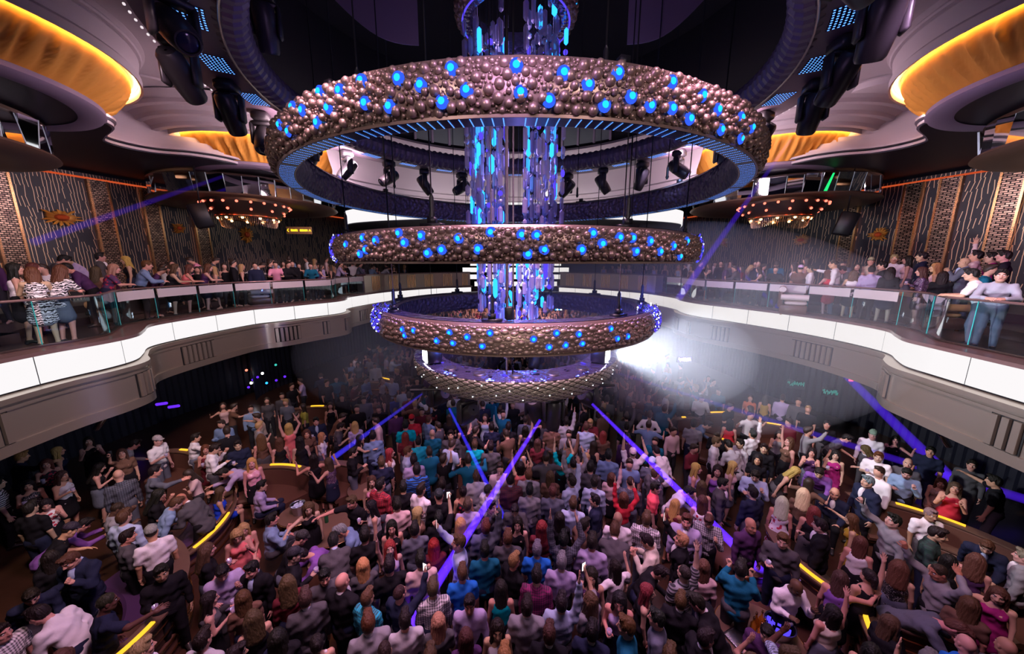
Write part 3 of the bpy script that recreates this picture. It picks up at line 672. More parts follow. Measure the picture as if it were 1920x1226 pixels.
# name, outer radius, z0, z1, inner bottom radius, inner top radius
RINGS = [(5.05, 7.96, 8.56, 4.68, 4.58, 'largest and topmost bubble-clad bronze ring with blue LED underside', LAMPS1, 11, 1.),
         (4.18, 6.40, 6.93, 3.78, 3.72, 'second bubble-clad bronze ring, seen edge-on at the middle of the chandelier', LAMPS2, 12, 1.),
         (3.50, 4.84, 5.40, 3.05, 3.02, 'third bronze ring with brick-like bubbles, open from above, blue rim', LAMPS3, 13, .62)]
for i, (R, z0, z1, ri0, ri1, lab, lamps, seed, sq) in enumerate(RINGS):
    t = thing('chandelier_ring', lab, 'chandelier ring', (RC[0], RC[1], z0), group='chandelier rings')
    mb = MB(); pr = [ring_outer(R-.012, z0, z1, q/10) for q in range(11)]
    mb.lathe(RC, [(ri0, z0)]+pr[:1]+pr[1:]+[(ri1, z1)]+[(ri1-.05, z1-.05)], 128)
    mb.lathe(RC, [pr[0], (pr[0][0]+.03, z0-.012), (pr[0][0]+.035, z0+.02)], 128); mb.build('shell', 'bubble_bronze', t, smooth=50)
    mb = MB(); n = 12
    mb.lathe(RC, [(ri0+(ri1-ri0)*k/n-.045*math.sin(PI*k/n), z0+(z1-z0)*k/n) for k in range(n+1)], 128); mb.build('inner_wall', 'ring_inner', t)
    mb = MB(); mb.lathe(RC, [(pr[-1][0]-.02, z1+.012), (ri1+.01, z1+.012)], 128); mb.build('top_plate', 'ring_top', t)
    bubbles(R, z0+.015, z1-.015, seed, sq).build('bubble_cladding', 'bubble_bronze', t, smooth=True)
    add_lamps(t, R, z0, z1, lamps, 1. if i < 2 else .8, 16, seed)
    hang(t, (ri1+R)/2-.05, z1, 8, .25+.2*i)
    if i == 0:                                  # pixel strips on the underside
        mb = MB(); mb.lathe(RC, [(4.93, z0-.004), (4.70, z0-.004)], 128); mb.build('underside_plate', 'ring_under', t)
        mb = MB(); n = 250
        for q in range(n):
            a = 2*PI*q/n; ca, sa = math.cos(a), math.sin(a)
            if q % 17 in (0,): continue
            for j in range(10):
                r = 4.715+.0225*j; w = .0068
                c = (RC[0]+r*ca, RC[1]+r*sa); x, y = -sa*w, ca*w
                mb.add([(c[0]-x-ca*w, c[1]-y-sa*w, z0-.009), (c[0]+x-ca*w, c[1]+y-sa*w, z0-.009), (c[0]+x+ca*w, c[1]+y+sa*w, z0-.009), (c[0]-x+ca*w, c[1]-y+sa*w, z0-.009)], [(0, 1, 2, 3)])
        mb.build('led_dot_pattern', 'led_bluedot', t, smooth=False)
    if i >= 1:                                  # mirror facets at the two flanks, glints painted on as glow
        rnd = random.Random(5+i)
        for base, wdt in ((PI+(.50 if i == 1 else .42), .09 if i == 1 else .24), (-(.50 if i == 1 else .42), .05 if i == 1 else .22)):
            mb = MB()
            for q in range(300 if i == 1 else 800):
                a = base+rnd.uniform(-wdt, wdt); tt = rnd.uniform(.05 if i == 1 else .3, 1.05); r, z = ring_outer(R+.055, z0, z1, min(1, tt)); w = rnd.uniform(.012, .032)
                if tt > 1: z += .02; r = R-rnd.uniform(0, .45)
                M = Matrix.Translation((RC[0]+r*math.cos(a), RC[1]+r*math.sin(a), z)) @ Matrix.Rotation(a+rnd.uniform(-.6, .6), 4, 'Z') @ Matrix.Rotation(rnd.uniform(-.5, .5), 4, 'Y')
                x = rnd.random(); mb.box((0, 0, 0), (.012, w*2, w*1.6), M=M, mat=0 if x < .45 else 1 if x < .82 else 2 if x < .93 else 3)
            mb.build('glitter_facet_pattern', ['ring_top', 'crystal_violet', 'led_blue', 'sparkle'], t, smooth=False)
# lowest ring: diamond lattice
R, z0, z1 = 2.68, 3.56, 4.10
t = thing('chandelier_ring', 'lowest chandelier ring, clad in a bronze diamond lattice, mirrored blue top', 'chandelier ring', (RC[0], RC[1], z0), group='chandelier rings')
def low_prof(tt): return R-.02-.30*(1-tt)**2.2-.03*tt**6, z0-.0+(z1-z0)*tt
rows = []; nA, nT = 640, 40; kA = 64
for i in range(nA):
    a = 2*PI*i/nA; row = []
    for j in range(nT+1):
        tt = j/nT; r, z = low_prof(tt); u = a*kA/(2*PI); v = tt*5.2
        p, q = (u+v) % 1, (u-v) % 1
        h = min(min(p, 1-p), min(q, 1-q)); r += .022*min(1., h/.16)
        row.append((RC[0]+r*math.cos(a), RC[1]+r*math.sin(a), z))
    rows.append(row)
mb = MB(); mb.grid(rows, wrap_v=True); b = mb.build('diamond_cladding', ['diamond_bronze', 'groove'], t, smooth=20)
mi = []
for i in range(nA):
    for j in range(nT):
        u = (i+.5)/nA*kA; v = (j+.5)/nT*5.2; p, q = (u+v) % 1, (u-v) % 1; h = min(min(p, 1-p), min(q, 1-q)); mi.append(1 if h < .085 else 0)
b.data.polygons.foreach_set('material_index', mi)
mb = MB(); mb.lathe(RC, [(R-.04, z1+.005), (R-.10, z1+.03), (1.98, z1+.03), (1.96, z1-.02), (2.0, z0+.1), (2.1, z0), (R-.32, z0)], 128); mb.build('top_plate', 'ring_top', t, smooth=30)
rnd = random.Random(9); spm = MB().ball((0, 0, 0), .012, 6, 4).mesh('sparkle_lamp', 'sparkle')
for i in range(30):
    a = -PI+PI*(i+.5)/30; tt = (.82, .45, .65, .25)[i % 4]+rnd.uniform(-.06, .06); r, z = low_prof(tt)
    inst('sparkle_lamp', spm, t, ((r+.026)*math.cos(a), (r+.026)*math.sin(a), z-z0))
cup = MB(); cup.lathe((0, 0), [(.0, .02), (.1, .02), (.13, .04), (.15, .0)], 16); cupm = cup.mesh('round_vent', 'black_gloss')
for i in range(9):
    a = -PI+.25+i*(PI-.5)/8; inst('round_vent', cupm, t, (2.35*math.cos(a), 2.35*math.sin(a), z1+.03-z0))
mb = MB()
for i in range(150):
    a = rnd.uniform(0, 2*PI); r = rnd.uniform(2.0, 2.55); w = rnd.uniform(.02, .07)
    M = Matrix.Translation((RC[0]+r*math.cos(a), RC[1]+r*math.sin(a), z1+.045)) @ Matrix.Rotation(rnd.uniform(0, 3), 4, 'Z') @ Matrix.Rotation(rnd.uniform(-.3, .3), 4, 'X')
    mb.box((0, 0, 0), (w*2, w, .01), M=M, mat=0 if rnd.random() < .78 else (1 if rnd.random() < .6 else 2))
mb.build('mirror_shard_pattern', ['ring_top', 'crystal_violet', 'crystal_lit'], t, smooth=False)  # blue glints painted in by letting some shards glow
# strobes standing on the lowest ring
for sx, lab in ((-1, 'white strobe box glaring to the left from the lowest ring'), (1, 'white strobe box glaring into the haze from the lowest ring')):
    a = PI+.62 if sx < 0 else -.60; p = (RC[0]+2.36*math.cos(a), RC[1]+2.36*math.sin(a), z1+.045)
    t = thing('strobe_light', lab.replace('to the left', 'away over the clear-side crowd'), 'strobe light', p, 2.05 if sx < 0 else -2.05)
    inst('housing', MB().box((0, 0, .19), (.42, .34, .36), bev=.03).mesh('housing', 'black'), t)
    inst('lamp_face', MB().box((0, .18, .19), (.36, .03, .30)).mesh('lamp_face', 'strobe_white'), t)
    inst('foot', MB().box((0, 0, .0), (.3, .3, .03)).mesh('foot', 'black'), t)
# small ring near the ceiling
R, z0, z1 = 1.36, 11.75, 12.25
t = thing('chandelier_ring', 'small bronze ring high in the dark void, seen from below', 'chandelier ring', (RC[0], RC[1], z0), group='chandelier rings')
mb = MB(); mb.lathe(RC, [ring_outer(R, z0, z1, q/8) for q in range(9)]+[(R-.3, z1)], 80); mb.build('shell', 'bubble_bronze', t)
bubbles(R, z0+.01, z1-.01, 21).build('bubble_cladding', 'bubble_bronze', t, smooth=True)
mb = MB(); mb.lathe(RC, [(R-.11, z0-.004), (R-.32, z0-.004), (R-.34, z0+.05), (R-.30, z1)], 80); mb.build('violet_underside', 'ring_top', t, smooth=30)
mb = MB(); mb.lathe(RC, [(R-.12, z0-.01), (R-.16, z0-.012)], 80); mb.build('light_line', 'crystal_violet', t)
for px, py in ((863, 22), (1080, 12)):
    h = hit_ring(px, py, R); a = math.atan2(h.y-RC[1], h.x-RC[0]); M = Matrix.Translation((R*math.cos(a), R*math.sin(a), .25)) @ Matrix.Rotation(a, 4, 'Z') @ Matrix.Rotation(PI/2, 4, 'Y'); l = inst('lamp', lampm, t, M=M); inst('collar', halom, l)
# crystal canopy disc in the middle (dark plate from which the strands hang)
t = tag(MB().lathe(RC, [(.01, 10.02), (.95, 10.02), (1.02, 10.06), (1.02, 10.12), (.9, 10.16), (.01, 10.16)], 48).build('canopy_plate', 'black_gloss', origin=(RC[0], RC[1], 10.02)), 'round dark plate hanging among the crystal strands above the second ring', 'canopy plate')
# crystal strands
def prism(l, r, k=6):
    mb = MB(); rows = [[(q*r*math.cos(2*PI*j/k), q*r*math.sin(2*PI*j/k), z) for j in range(k)] for z, q in ((-l/2, .05), (-l/2+r*1.1, 1.), (l/2-r*1.1, 1.), (l/2, .05))]
    return mb.grid(rows, wrap_u=True)
CR = []
for l, r in ((.42, .062), (.34, .05), (.26, .055), (.52, .055)): CR.append((prism(l, r), l))
CR.append((MB().ball((0, 0, 0), (.06, .06, .06), 10, 7), .13)); CR.append((MB().ball((0, 0, 0), (.05, .05, .085), 10, 7), .18)); CR.append((MB().ball((0, 0, 0), (.038, .038, .038), 8, 6), .09))
CRM = {}
for i, (mb, l) in enumerate(CR):
    for mt in ('crystal', 'crystal_lit', 'crystal_violet'): CRM[i, mt] = mb.mesh('crystal', mt, smooth=30)
rnd = random.Random(31); NS = 40
for i in range(NS):
    a = 2*PI*i/NS+rnd.uniform(-.05, .05); inner = i % 5 == 0
    front = abs(math.cos(a)) < .55
    if front and i % 4: continue
    for q in range(1 if front else 2):
        R = (rnd.uniform(.25, .8) if inner else rnd.uniform(1.0, 1.32)); aa = a+rnd.uniform(-.1, .1)
        top, bot = rnd.uniform(11.2, 12.0), rnd.choice([6.95, 6.6, 5.6, 5.0])
        if R < .85: bot = rnd.uniform(4.2, 5.0)
        elif bot < 6.9: R = min(R, .95)
        t = thing('crystal_strand', 'strand of clear and glowing blue crystals in the column through the rings', 'crystal strand', (RC[0]+R*math.cos(aa), RC[1]+R*math.sin(aa), bot), group='crystal strands of the chandelier')
        inst('wire', MB().tube([(0, 0, 0), (0, 0, 13.6-bot)], .006, 4, cap=False).mesh('wire', 'cable'), t)
        z = .15
        while z < top-bot:
            k = rnd.choice((0, 0, 1, 1, 2, 3, 3, 4, 5, 6)); l = CR[k][1]; x = rnd.random()
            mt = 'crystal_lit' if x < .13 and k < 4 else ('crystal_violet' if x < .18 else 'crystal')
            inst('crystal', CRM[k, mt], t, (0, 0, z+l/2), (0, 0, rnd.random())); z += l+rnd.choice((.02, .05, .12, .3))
# lower cascade below the second ring
for i in range(14):
    a = 2*PI*i/14; R = .28+.5*rnd.random(); bot = rnd.uniform(3.7, 4.9)
    t = thing('crystal_strand', 'crystal strand of the lower cascade between the second and lowest rings', 'crystal strand', (RC[0]+R*math.cos(a), RC[1]+R*math.sin(a), bot), group='lower cascade crystal strands')
    inst('wire', MB().tube([(0, 0, 0), (0, 0, 10.03-bot)], .006, 4, cap=False).mesh('wire', 'cable'), t); z = 0
    while z < 6.6-bot:
        k = rnd.choice((0, 3, 3, 3, 1, 5, 4)); l = CR[k][1]; x = rnd.random()
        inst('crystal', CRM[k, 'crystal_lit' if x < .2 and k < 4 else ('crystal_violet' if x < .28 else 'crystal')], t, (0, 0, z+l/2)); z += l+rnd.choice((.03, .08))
# central mast and hoist chains, suspension cables
t = thing('hoist_mast', 'pair of black hoist cables with hooks down the middle of the chandelier', 'hoist', (RC[0]-.12, RC[1]-3.0, 4.2))
t.location = (-.02, 5.9, 5.42)
inst('cable', MB().tube([(-.06, 0, 0), (-.06, 0, 9.1)], .022, 6).mesh('cable', 'cable'), t); inst('cable', MB().tube([(.04, 0, 0), (.04, 0, 9.1)], .014, 6).mesh('cable', 'cable'), t)
inst('hook', MB().box((-.03, 0, .12), (.16, .1, .24), bev=.03).tube([(-.1, 0, .3), (-.06, 0, .5), (.0, 0, .3)], .02, 6).mesh('hook', 'black'), t)
t = thing('hoist_chain', 'black hoist chain hanging down into the blue mirrored lowest ring', 'hoist', (-.05, 6.75, 4.14))
inst('cable', MB().tube([(-.06, 0, 0), (-.06, 0, 10.4)], .018, 6).mesh('cable', 'cable'), t)
mb = MB()
for k in range(16): mb.tube([(.06+.022*math.cos(q)*(1 if k % 2 else .4), .022*math.cos(q)*(0 if k % 2 else 1), .05+.055*k+.034*math.sin(q)) for q in np.linspace(0, 2*PI, 9)[:-1]], .009, 4, closed=True)
inst('chain', mb.mesh('chain', 'black'), t)
cabs = []
for R, zt, k, a0 in ((4.35, 8.62, 8, .25), (3.9, 6.99, 8, .45), (3.2, 5.46, 8, .65)):
    for i in range(k): cabs.append((R, zt, a0+2*PI*i/k))
for R, zt, a in cabs:
    x, y = RC[0]+R*math.cos(a), RC[1]+R*math.sin(a)
    which = {8.62: 'first', 6.99: 'second', 5.46: 'third'}[zt]; hgt = 14.6-zt
    t = thing('suspension_cable', 'thin black steel suspension cable lifting the %s bubble-clad ring' % which, 'cable', (x, y, zt+.06), group='suspension cables of the %s ring' % which)
    inst('cable', MB().tube([(0, 0, 0), (0, 0, hgt)], .011, 5).mesh('cable', 'cable'), t)
    inst('turnbuckle', MB().tube([(0, 0, .0), (0, 0, .06), (0, 0, .1), (0, 0, .3), (0, 0, .36)], [.02, .05, .035, .035, .012], 8).mesh('turnbuckle', 'black'), t)
# ---------------------------------------------------------------- rig ring with ribbed hose and moving heads
emission('stud_glint', (1., .88, .92), .9)  # sparkle reflected by the rim studs, painted as a faint glow
RZ = 10.0
t = thing('lighting_rig_ring', 'wide dark ring above the top bubble ring with ribbed hose and blue pixel panels', 'rig ring', (RC[0], RC[1], RZ))
mb = MB(); n = 620; rows = []
for i in range(n):
    a = 2*PI*i/n; r = .27*(1+.06*(1 if i % 4 < 2 else -.8)); rows.append([(RC[0]+(5.36+r*math.cos(q))*math.cos(a), RC[1]+(5.36+r*math.cos(q))*math.sin(a), RZ+.14+r*math.sin(q)) for q in [2*PI*j/14 for j in range(14)]])
mb.grid(rows, wrap_u=True, wrap_v=True); mb.build('ribbed_hose', 'hose', t, smooth=20)
mb = MB(); mb.lathe(RC, [(5.38, RZ-.10), (5.48, RZ-.13), (5.48, RZ-.08), (6.48, RZ-.02), (6.53, RZ+.1), (5.48, RZ+.15)], 96); mb.build('plate', 'hose', t, smooth=40)
mb = MB(); mb.tube([(RC[0]+5.46*math.cos(2*PI*i/96), RC[1]+5.46*math.sin(2*PI*i/96), RZ-.13) for i in range(96)], .018, 6, closed=True); mb.build('rim_wire', 'bronze_metal', t)
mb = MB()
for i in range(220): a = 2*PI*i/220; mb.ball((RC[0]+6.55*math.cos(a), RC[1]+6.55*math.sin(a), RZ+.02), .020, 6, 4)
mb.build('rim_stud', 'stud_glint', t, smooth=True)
NH = 26
for i in range(NH):
    a = 2*PI*(i+.5)/NH
    mb = MB()
    for u in range(7):
        for v in range(9):
            r = 5.64+.058*u; aa = a+(v-4)*.0115; ca, sa = math.cos(aa), math.sin(aa); w = .013
            c = (RC[0]+r*ca, RC[1]+r*sa); z = RZ-.083+.06*(r-5.48)-.006
            mb.add([(c[0]+x*ca-y*sa, c[1]+x*sa+y*ca, z) for x, y in ((-w, -w), (w, -w), (w, w), (-w, w))], [(0, 1, 2, 3)])
    rows = [[(RC[0]+r*math.cos(a+q*.0125), RC[1]+r*math.sin(a+q*.0125), RZ-.087+.06*(r-5.48)) for q in range(-4, 5)] for r in (5.61, 6.02)]; mb.grid(rows, 1)
    mb.build('pixel_dot_pattern', ['led_bluedot', 'ring_under'], t, smooth=False)
# moving heads
def head_meshes():
    out = {}
    out['base'] = MB().box((0, 0, -.10), (.36, .36, .2), bev=.04).mesh('base', 'black_gloss')
    mb = MB(); mb.box((0, 0, -.24), (.46, .2, .09), bev=.03); mb.box((-.22, 0, -.48), (.07, .2, .5), bev=.03); mb.box((.22, 0, -.48), (.07, .2, .5), bev=.03); out['yoke'] = mb.mesh('yoke', 'black_gloss')
    mb = MB(); pr = [(.02, .34), (.13, .335), (.17, .28), (.185, .1), (.185, -.16), (.165, -.36), (.14, -.40), (.12, -.40), (.115, -.37)]
    mb.lathe((0, 0), pr, 20); out['head'] = mb.mesh('head', 'black_gloss', smooth=40)
    out['lens'] = MB().lathe((0, 0), [(.112, -.385), (.09, -.40), (.0, -.41)], 18).mesh('lens', 'led_violet'); out['lens_off'] = MB().lathe((0, 0), [(.112, -.385), (.09, -.40), (.0, -.41)], 18).mesh('lens', 'lens_glass')
    return out
principled('lens_glass', (.02, .02, .06), .12)
HM = head_meshes()
def moving_head(loc, pan, tilt, lit, label, group=None, up=False, lens=None):
    t = thing('moving_head_light', label, 'stage light', loc, pan, group)
    if up: t.rotation_euler = (PI, 0, pan)
    inst('base', HM['base'], t); inst('yoke', HM['yoke'], t)
    h = inst('head', HM['head'], t, (0, 0, -.56), (tilt, 0, 0)); inst('lens', lens or (HM['lens'] if lit else HM['lens_off']), h)
    return t
rnd = random.Random(77)
for i in range(NH):
    a = 2*PI*i/NH; r = 6.12 if i % 2 else 5.95; lit = False
    moving_head((RC[0]+r*math.cos(a), RC[1]+r*math.sin(a), RZ-.06), a+rnd.uniform(-.5, .5), rnd.choice((-.9, -.6, .7, 1.0, .5, .9)), lit, 'black moving-head stage light hanging under the ribbed rig ring', 'moving heads under the rig ring')
moving_head((-6.15, 8.0, 11.2), .4, .5, False, 'large dim moving-head light in the dark void beside the left fabric sail'.replace('left ', 'first ')).location = aty(490, -20, 7.0)
# ================================================================ people: smooth bodies grown from distance fields
def objmat(name, rough, spec=.3, sheen=0.):
    m = principled(name, (.5, .5, .5), rough, spec=spec, objcol=True); return m
objmat('skin', .5, .35); objmat('cloth', .85, .15); objmat('hair', .55, .35)
def add_bump(name, scale, dist, strength, stretch=None):
    nt = MATS[name].node_tree; b = next(n for n in nt.nodes if n.type == 'BSDF_PRINCIPLED'); tc = N(nt, 'ShaderNodeTexCoord'); t = N(nt, 'ShaderNodeTexNoise'); t.inputs['Scale'].default_value = scale; t.inputs['Detail'].default_value = 3; src = tc.outputs['Object']
    if stretch: mp = N(nt, 'ShaderNodeMapping'); mp.inputs['Scale'].default_value = stretch; L(nt, src, mp.inputs[0]); src = mp.outputs[0]
    L(nt, src, t.inputs['Vector']); bp = N(nt, 'ShaderNodeBump'); bp.inputs['Strength'].default_value = strength; bp.inputs['Distance'].default_value = dist; L(nt, t.outputs[0], bp.inputs['Height']); L(nt, bp.outputs[0], b.inputs['Normal'])
add_bump('cloth', 9., .03, .6, (1, 1, .55)); add_bump('hair', 34., .03, .9, (1, 1, .28)); objmat('satin', .4, .4)
principled('eye_white', (.75, .72, .70), .3); principled('eye_dark', (.02, .012, .01), .2); principled('lip', (.42, .12, .12), .4); principled('shoe', (.02, .018, .018), .35)
def pat_mat(name, kind):
    m, nt, out = nodes_of(name); b = N(nt, 'ShaderNodeBsdfPrincipled'); b.inputs['Roughness'].default_value = .8; L(nt, b.outputs[0], out.inputs[0])
    oi = N(nt, 'ShaderNodeObjectInfo'); tc = N(nt, 'ShaderNodeTexCoord'); mx = N(nt, 'ShaderNodeMix', data_type='RGBA'); L(nt, oi.outputs['Color'], mx.inputs['A'])
    if kind in ('stripe', 'zebra'):
        t = N(nt, 'ShaderNodeTexWave'); t.bands_direction = 'Z'; t.inputs['Scale'].default_value = 7. if kind == 'stripe' else 6.5; t.inputs['Distortion'].default_value = 0. if kind == 'stripe' else 9.; t.inputs['Detail Scale'].default_value = 2.
        L(nt, tc.outputs['Object'], t.inputs['Vector']); g = N(nt, 'ShaderNodeMath', operation='GREATER_THAN'); g.inputs[1].default_value = .5; L(nt, t.outputs['Fac'], g.inputs[0]); fac = g.outputs[0]
        mx.inputs['B'].default_value = (.02, .02, .025, 1)
    elif kind == 'check':
        ts = []
        for ax in 'XZ':
            t = N(nt, 'ShaderNodeTexWave'); t.bands_direction = ax; t.inputs['Scale'].default_value = 9.; L(nt, tc.outputs['Object'], t.inputs['Vector'])
            g = N(nt, 'ShaderNodeMath', operation='GREATER_THAN'); g.inputs[1].default_value = .55; L(nt, t.outputs['Fac'], g.inputs[0]); ts.append(g)
        a = N(nt, 'ShaderNodeMath', operation='ADD'); L(nt, ts[0].outputs[0], a.inputs[0]); L(nt, ts[1].outputs[0], a.inputs[1]); h = N(nt, 'ShaderNodeMath', operation='MULTIPLY'); h.inputs[1].default_value = .45; L(nt, a.outputs[0], h.inputs[0]); fac = h.outputs[0]
        mx.inputs['B'].default_value = (.02, .02, .03, 1)
    else:
        t = N(nt, 'ShaderNodeTexVoronoi'); t.inputs['Scale'].default_value = 14. if kind == 'floral' else 60.; L(nt, tc.outputs['Object'], t.inputs['Vector'])
        g = N(nt, 'ShaderNodeMath', operation='LESS_THAN'); g.inputs[1].default_value = .42 if kind == 'floral' else .3; L(nt, t.outputs[0], g.inputs[0]); fac = g.outputs[0]
        mx.inputs['B'].default_value = (.50, .03, .07, 1) if kind == 'floral' else (.7, .65, .6, 1)
        if kind == 'sequin': b.inputs['Roughness'].default_value = .3
    L(nt, fac, mx.inputs['Factor']); L(nt, mx.outputs['Result'], b.inputs['Base Color']); MATS[name] = m
for k_ in ('stripe', 'zebra', 'check', 'floral', 'sequin'): pat_mat('cloth_'+k_, k_)
# ---- distance-field kit
def smin(a, b, k):
    h = np.clip(.5+.5*(b-a)/k, 0, 1); return b+(a-b)*h-k*h*(1-h)
class Field:
    def __init__(s, lo, hi, h):
        s.h = h; s.lo = np.array(lo)-2*h; n = np.ceil((np.array(hi)+2*h-s.lo)/h).astype(int)+1
        s.ax = [s.lo[i]+h*np.arange(n[i]) for i in range(3)]; s.F = np.full(n, 9., np.float32)
    def win(s, lo, hi, m):
        sl = []
        for i in range(3):
            a = max(0, int((lo[i]-m-s.lo[i])/s.h)); b = min(len(s.ax[i]), int((hi[i]+m-s.lo[i])/s.h)+2)
            if b <= a: return None, None
            sl.append(slice(a, b))
        return tuple(sl), np.meshgrid(*[s.ax[i][sl[i]] for i in range(3)], indexing='ij', sparse=True)
    def cap(s, a, b, ra, rb, k=.03, flat=None):
        a = np.array(a, float); b = np.array(b, float); R = max(ra, rb)+.08
        sl, G = s.win(np.minimum(a, b)-R, np.maximum(a, b)+R, 0)
        if sl is None: return s
        d = b-a; L2 = max(1e-9, d@d); P = [G[i]-a[i] for i in range(3)]
        t = np.clip((P[0]*d[0]+P[1]*d[1]+P[2]*d[2])/L2, 0, 1)
        q = [P[i]-t*d[i] for i in range(3)]
        if flat is not None: q = [q[i]/flat[i] for i in range(3)]
        D = np.sqrt(q[0]**2+q[1]**2+q[2]**2)-(ra+(rb-ra)*t)
        s.F[sl] = smin(s.F[sl], D, k) if k > 0 else np.minimum(s.F[sl], D); return s
    def ell(s, c, r, k=.03, M=None, sub=False):
        c = np.array(c, float); r = np.array(r, float); R = r.max()+.06
        sl, G = s.win(c-R, c+R, 0)
        if sl is None: return s
        P = [G[i]-c[i] for i in range(3)]
        if M is not None:
            Mi = np.array(M)[:3, :3].T; P = [Mi[i][0]*P[0]+Mi[i][1]*P[1]+Mi[i][2]*P[2] for i in range(3)]
        k0 = np.sqrt(sum((P[i]/r[i])**2 for i in range(3))); k1 = np.sqrt(sum((P[i]/r[i]**2)**2 for i in range(3)))+1e-9
        D = k0*(k0-1)/k1
        if sub: s.F[sl] = -smin(-s.F[sl], D, k)
        else: s.F[sl] = smin(s.F[sl], D, k) if k > 0 else np.minimum(s.F[sl], D)
        return s
    def cut(s, fn):
        G = np.meshgrid(*s.ax, indexing='ij', sparse=True); s.F = np.maximum(s.F, fn(*G)); return s
    def nets(s):
        F = s.F; S = F < 0
        nx, ny, nz = F.shape
        c = np.zeros((nx-1, ny-1, nz-1), np.int8); cor = []
        for dx in (0, 1):
            for dy in (0, 1):
                for dz in (0, 1): cor.append((dx, dy, dz)); c += S[dx:nx-1+dx, dy:ny-1+dy, dz:nz-1+dz]
        act = (c > 0) & (c < 8); I = np.argwhere(act)
        if not len(I): return np.zeros((0, 3)), []
        idx = -np.ones(c.shape, np.int64); idx[act] = np.arange(len(I))
        pos = np.zeros((len(I), 3)); cnt = np.zeros(len(I))
        f = {k: F[I[:, 0]+k[0], I[:, 1]+k[1], I[:, 2]+k[2]] for k in cor}
        for a in cor:
            for ax in range(3):
                if a[ax]: continue
                b = list(a); b[ax] = 1; b = tuple(b); fa, fb = f[a], f[b]; m = (fa < 0) != (fb < 0)
                t = np.where(m, fa/np.where(m, fa-fb, 1), 0); p = np.tile(np.array(a, float), (len(I), 1)); p[:, ax] += t
                pos[m] += p[m]; cnt[m] += 1
        V = s.lo+s.h*(I+pos/cnt[:, None]); Q = []
        for ax, (u, v) in enumerate(((1, 2), (2, 0), (0, 1))):
            sl0 = [slice(None)]*3; sl1 = [slice(None)]*3; sl0[ax] = slice(0, -1); sl1[ax] = slice(1, None)
            A, B = S[tuple(sl0)], S[tuple(sl1)]; E = np.argwhere(A != B)
            ok = (E[:, u] > 0) & (E[:, v] > 0) & (E[:, u] < F.shape[u]-1) & (E[:, v] < F.shape[v]-1); E = E[ok]
            def at(du, dv):
                e = E.copy(); e[:, u] -= du; e[:, v] -= dv; return idx[e[:, 0], e[:, 1], e[:, 2]]
            q = np.stack([at(1, 1), at(0, 1), at(0, 0), at(1, 0)], 1); fl = B[E[:, 0], E[:, 1], E[:, 2]]
            q[fl] = q[fl][:, ::-1]; Q.append(q[(q >= 0).all(1)])
        return V, np.concatenate(Q)
# ---- head, hair, hands: small fields built once
def head_field(g, h=.0085):
    f = Field((-.12, -.14, -.22), (.12, .15, .16), h); w = 1. if g == 'm' else .94
    f.ell((0, -.012, .035), (.077*w, .097, .098), .01); f.ell((0, .022, -.04), (.064*w, .074, .088), .03); f.ell((0, .062, -.098), (.030*w, .026, .024), .025)
    f.cap((-.05*w, -.01, -.06), (-.025, .05, -.1), .028, .022, .03); f.cap((.05*w, -.01, -.06), (.025, .05, -.1), .028, .022, .03)
    for sx in (-1, 1):
        f.ell((sx*.033, .104, .012), (.019, .022, .014), .012, sub=True); f.cap((sx*.016, .087, .034), (sx*.048, .074, .032), .009, .007, .012)
        f.ell((sx*.079*w, -.008, -.004), (.011, .022, .034), .008); f.ell((sx*.045*w, .058, -.03), (.022, .022, .02), .02)
    f.cap((0, .088, .018), (0, .112, -.026), .010, .014, .012); f.ell((.012, .1, -.032), (.010, .010, .008), .006); f.ell((-.012, .1, -.032), (.010, .010, .008), .006)
    f.cap((-.021, .082, -.064), (.021, .082, -.064), .010, .010, .012)
    r = .056 if g == 'm' else .046
    f.cap((0, -.022, -.05), (0, -.04, -.21), r, r*1.12, .03); return f
def hair_fields(style, h=.0125):
    f = Field((-.2, -.24, -.5), (.2, .2, .24), h)
    if style == 'buzz': f.ell((0, -.014, .037), (.081, .101, .102), .01)
    elif style in ('short', 'bun', 'cap'): f.ell((0, -.016, .036), (.087, .108, .105), .01); f.ell((0, -.05, -.01), (.08, .07, .085), .02)
    if style == 'short': f.ell((.01, .055, .125), (.06, .045, .025), .03)
    if style in ('long', 'wavy'):
        f.ell((0, -.02, .036), (.093, .112, .108), .01)
        if style == 'long': f.cap((0, -.06, .0), (0, -.10, -.36), .085, .075, .03, (1.25, .62, 1)); 
        else: f.cap((0, -.06, .0), (0, -.10, -.30), .10, .10, .03, (1.25, .7, 1))
        for sx in (-1, 1): f.cap((sx*.072, .0, .02), (sx*.095, -.005, -.27), .034, .032, .03)
    if style == 'bun': f.ell((0, -.11, .09), (.05, .05, .048), .015)
    if style == 'pony': f.ell((0, -.016, .042), (.085, .105, .106), .01); f.cap((0, -.10, .06), (0, -.16, -.22), .04, .028, .02)
    cz = {'buzz': -.02, 'cap': -.02}.get(style, -.035)
    f.ell((0, .105, cz), (.078, .078, .112), .012, sub=True)
    if style in ('short', 'buzz', 'bun', 'pony'):
        f.ell((0, .03, -.10), (.12, .075, .085), .012, sub=True); f.ell((0, -.07, -.15), (.14, .14, .075), .015, sub=True)
    if style in ('short', 'long', 'wavy'):            # locks
        G = np.meshgrid(*f.ax, indexing='ij', sparse=True); a = np.arctan2(G[0], G[1]+.02)
        f.F += (.0035*np.sin(a*17+G[2]*30)+.003*np.sin(a*31-G[2]*22)).astype(np.float32)
    if style == 'cap':
        f = Field((-.14, -.15, -.05), (.14, .24, .2), h); f.ell((0, -.012, .062), (.09, .112, .10), .01); f.cut(lambda x, y, z: .045-z); f.cap((-.03, .09, .055), (.03, .09, .055), .05, .05, .01, (1, 1.3, .16))
    return f
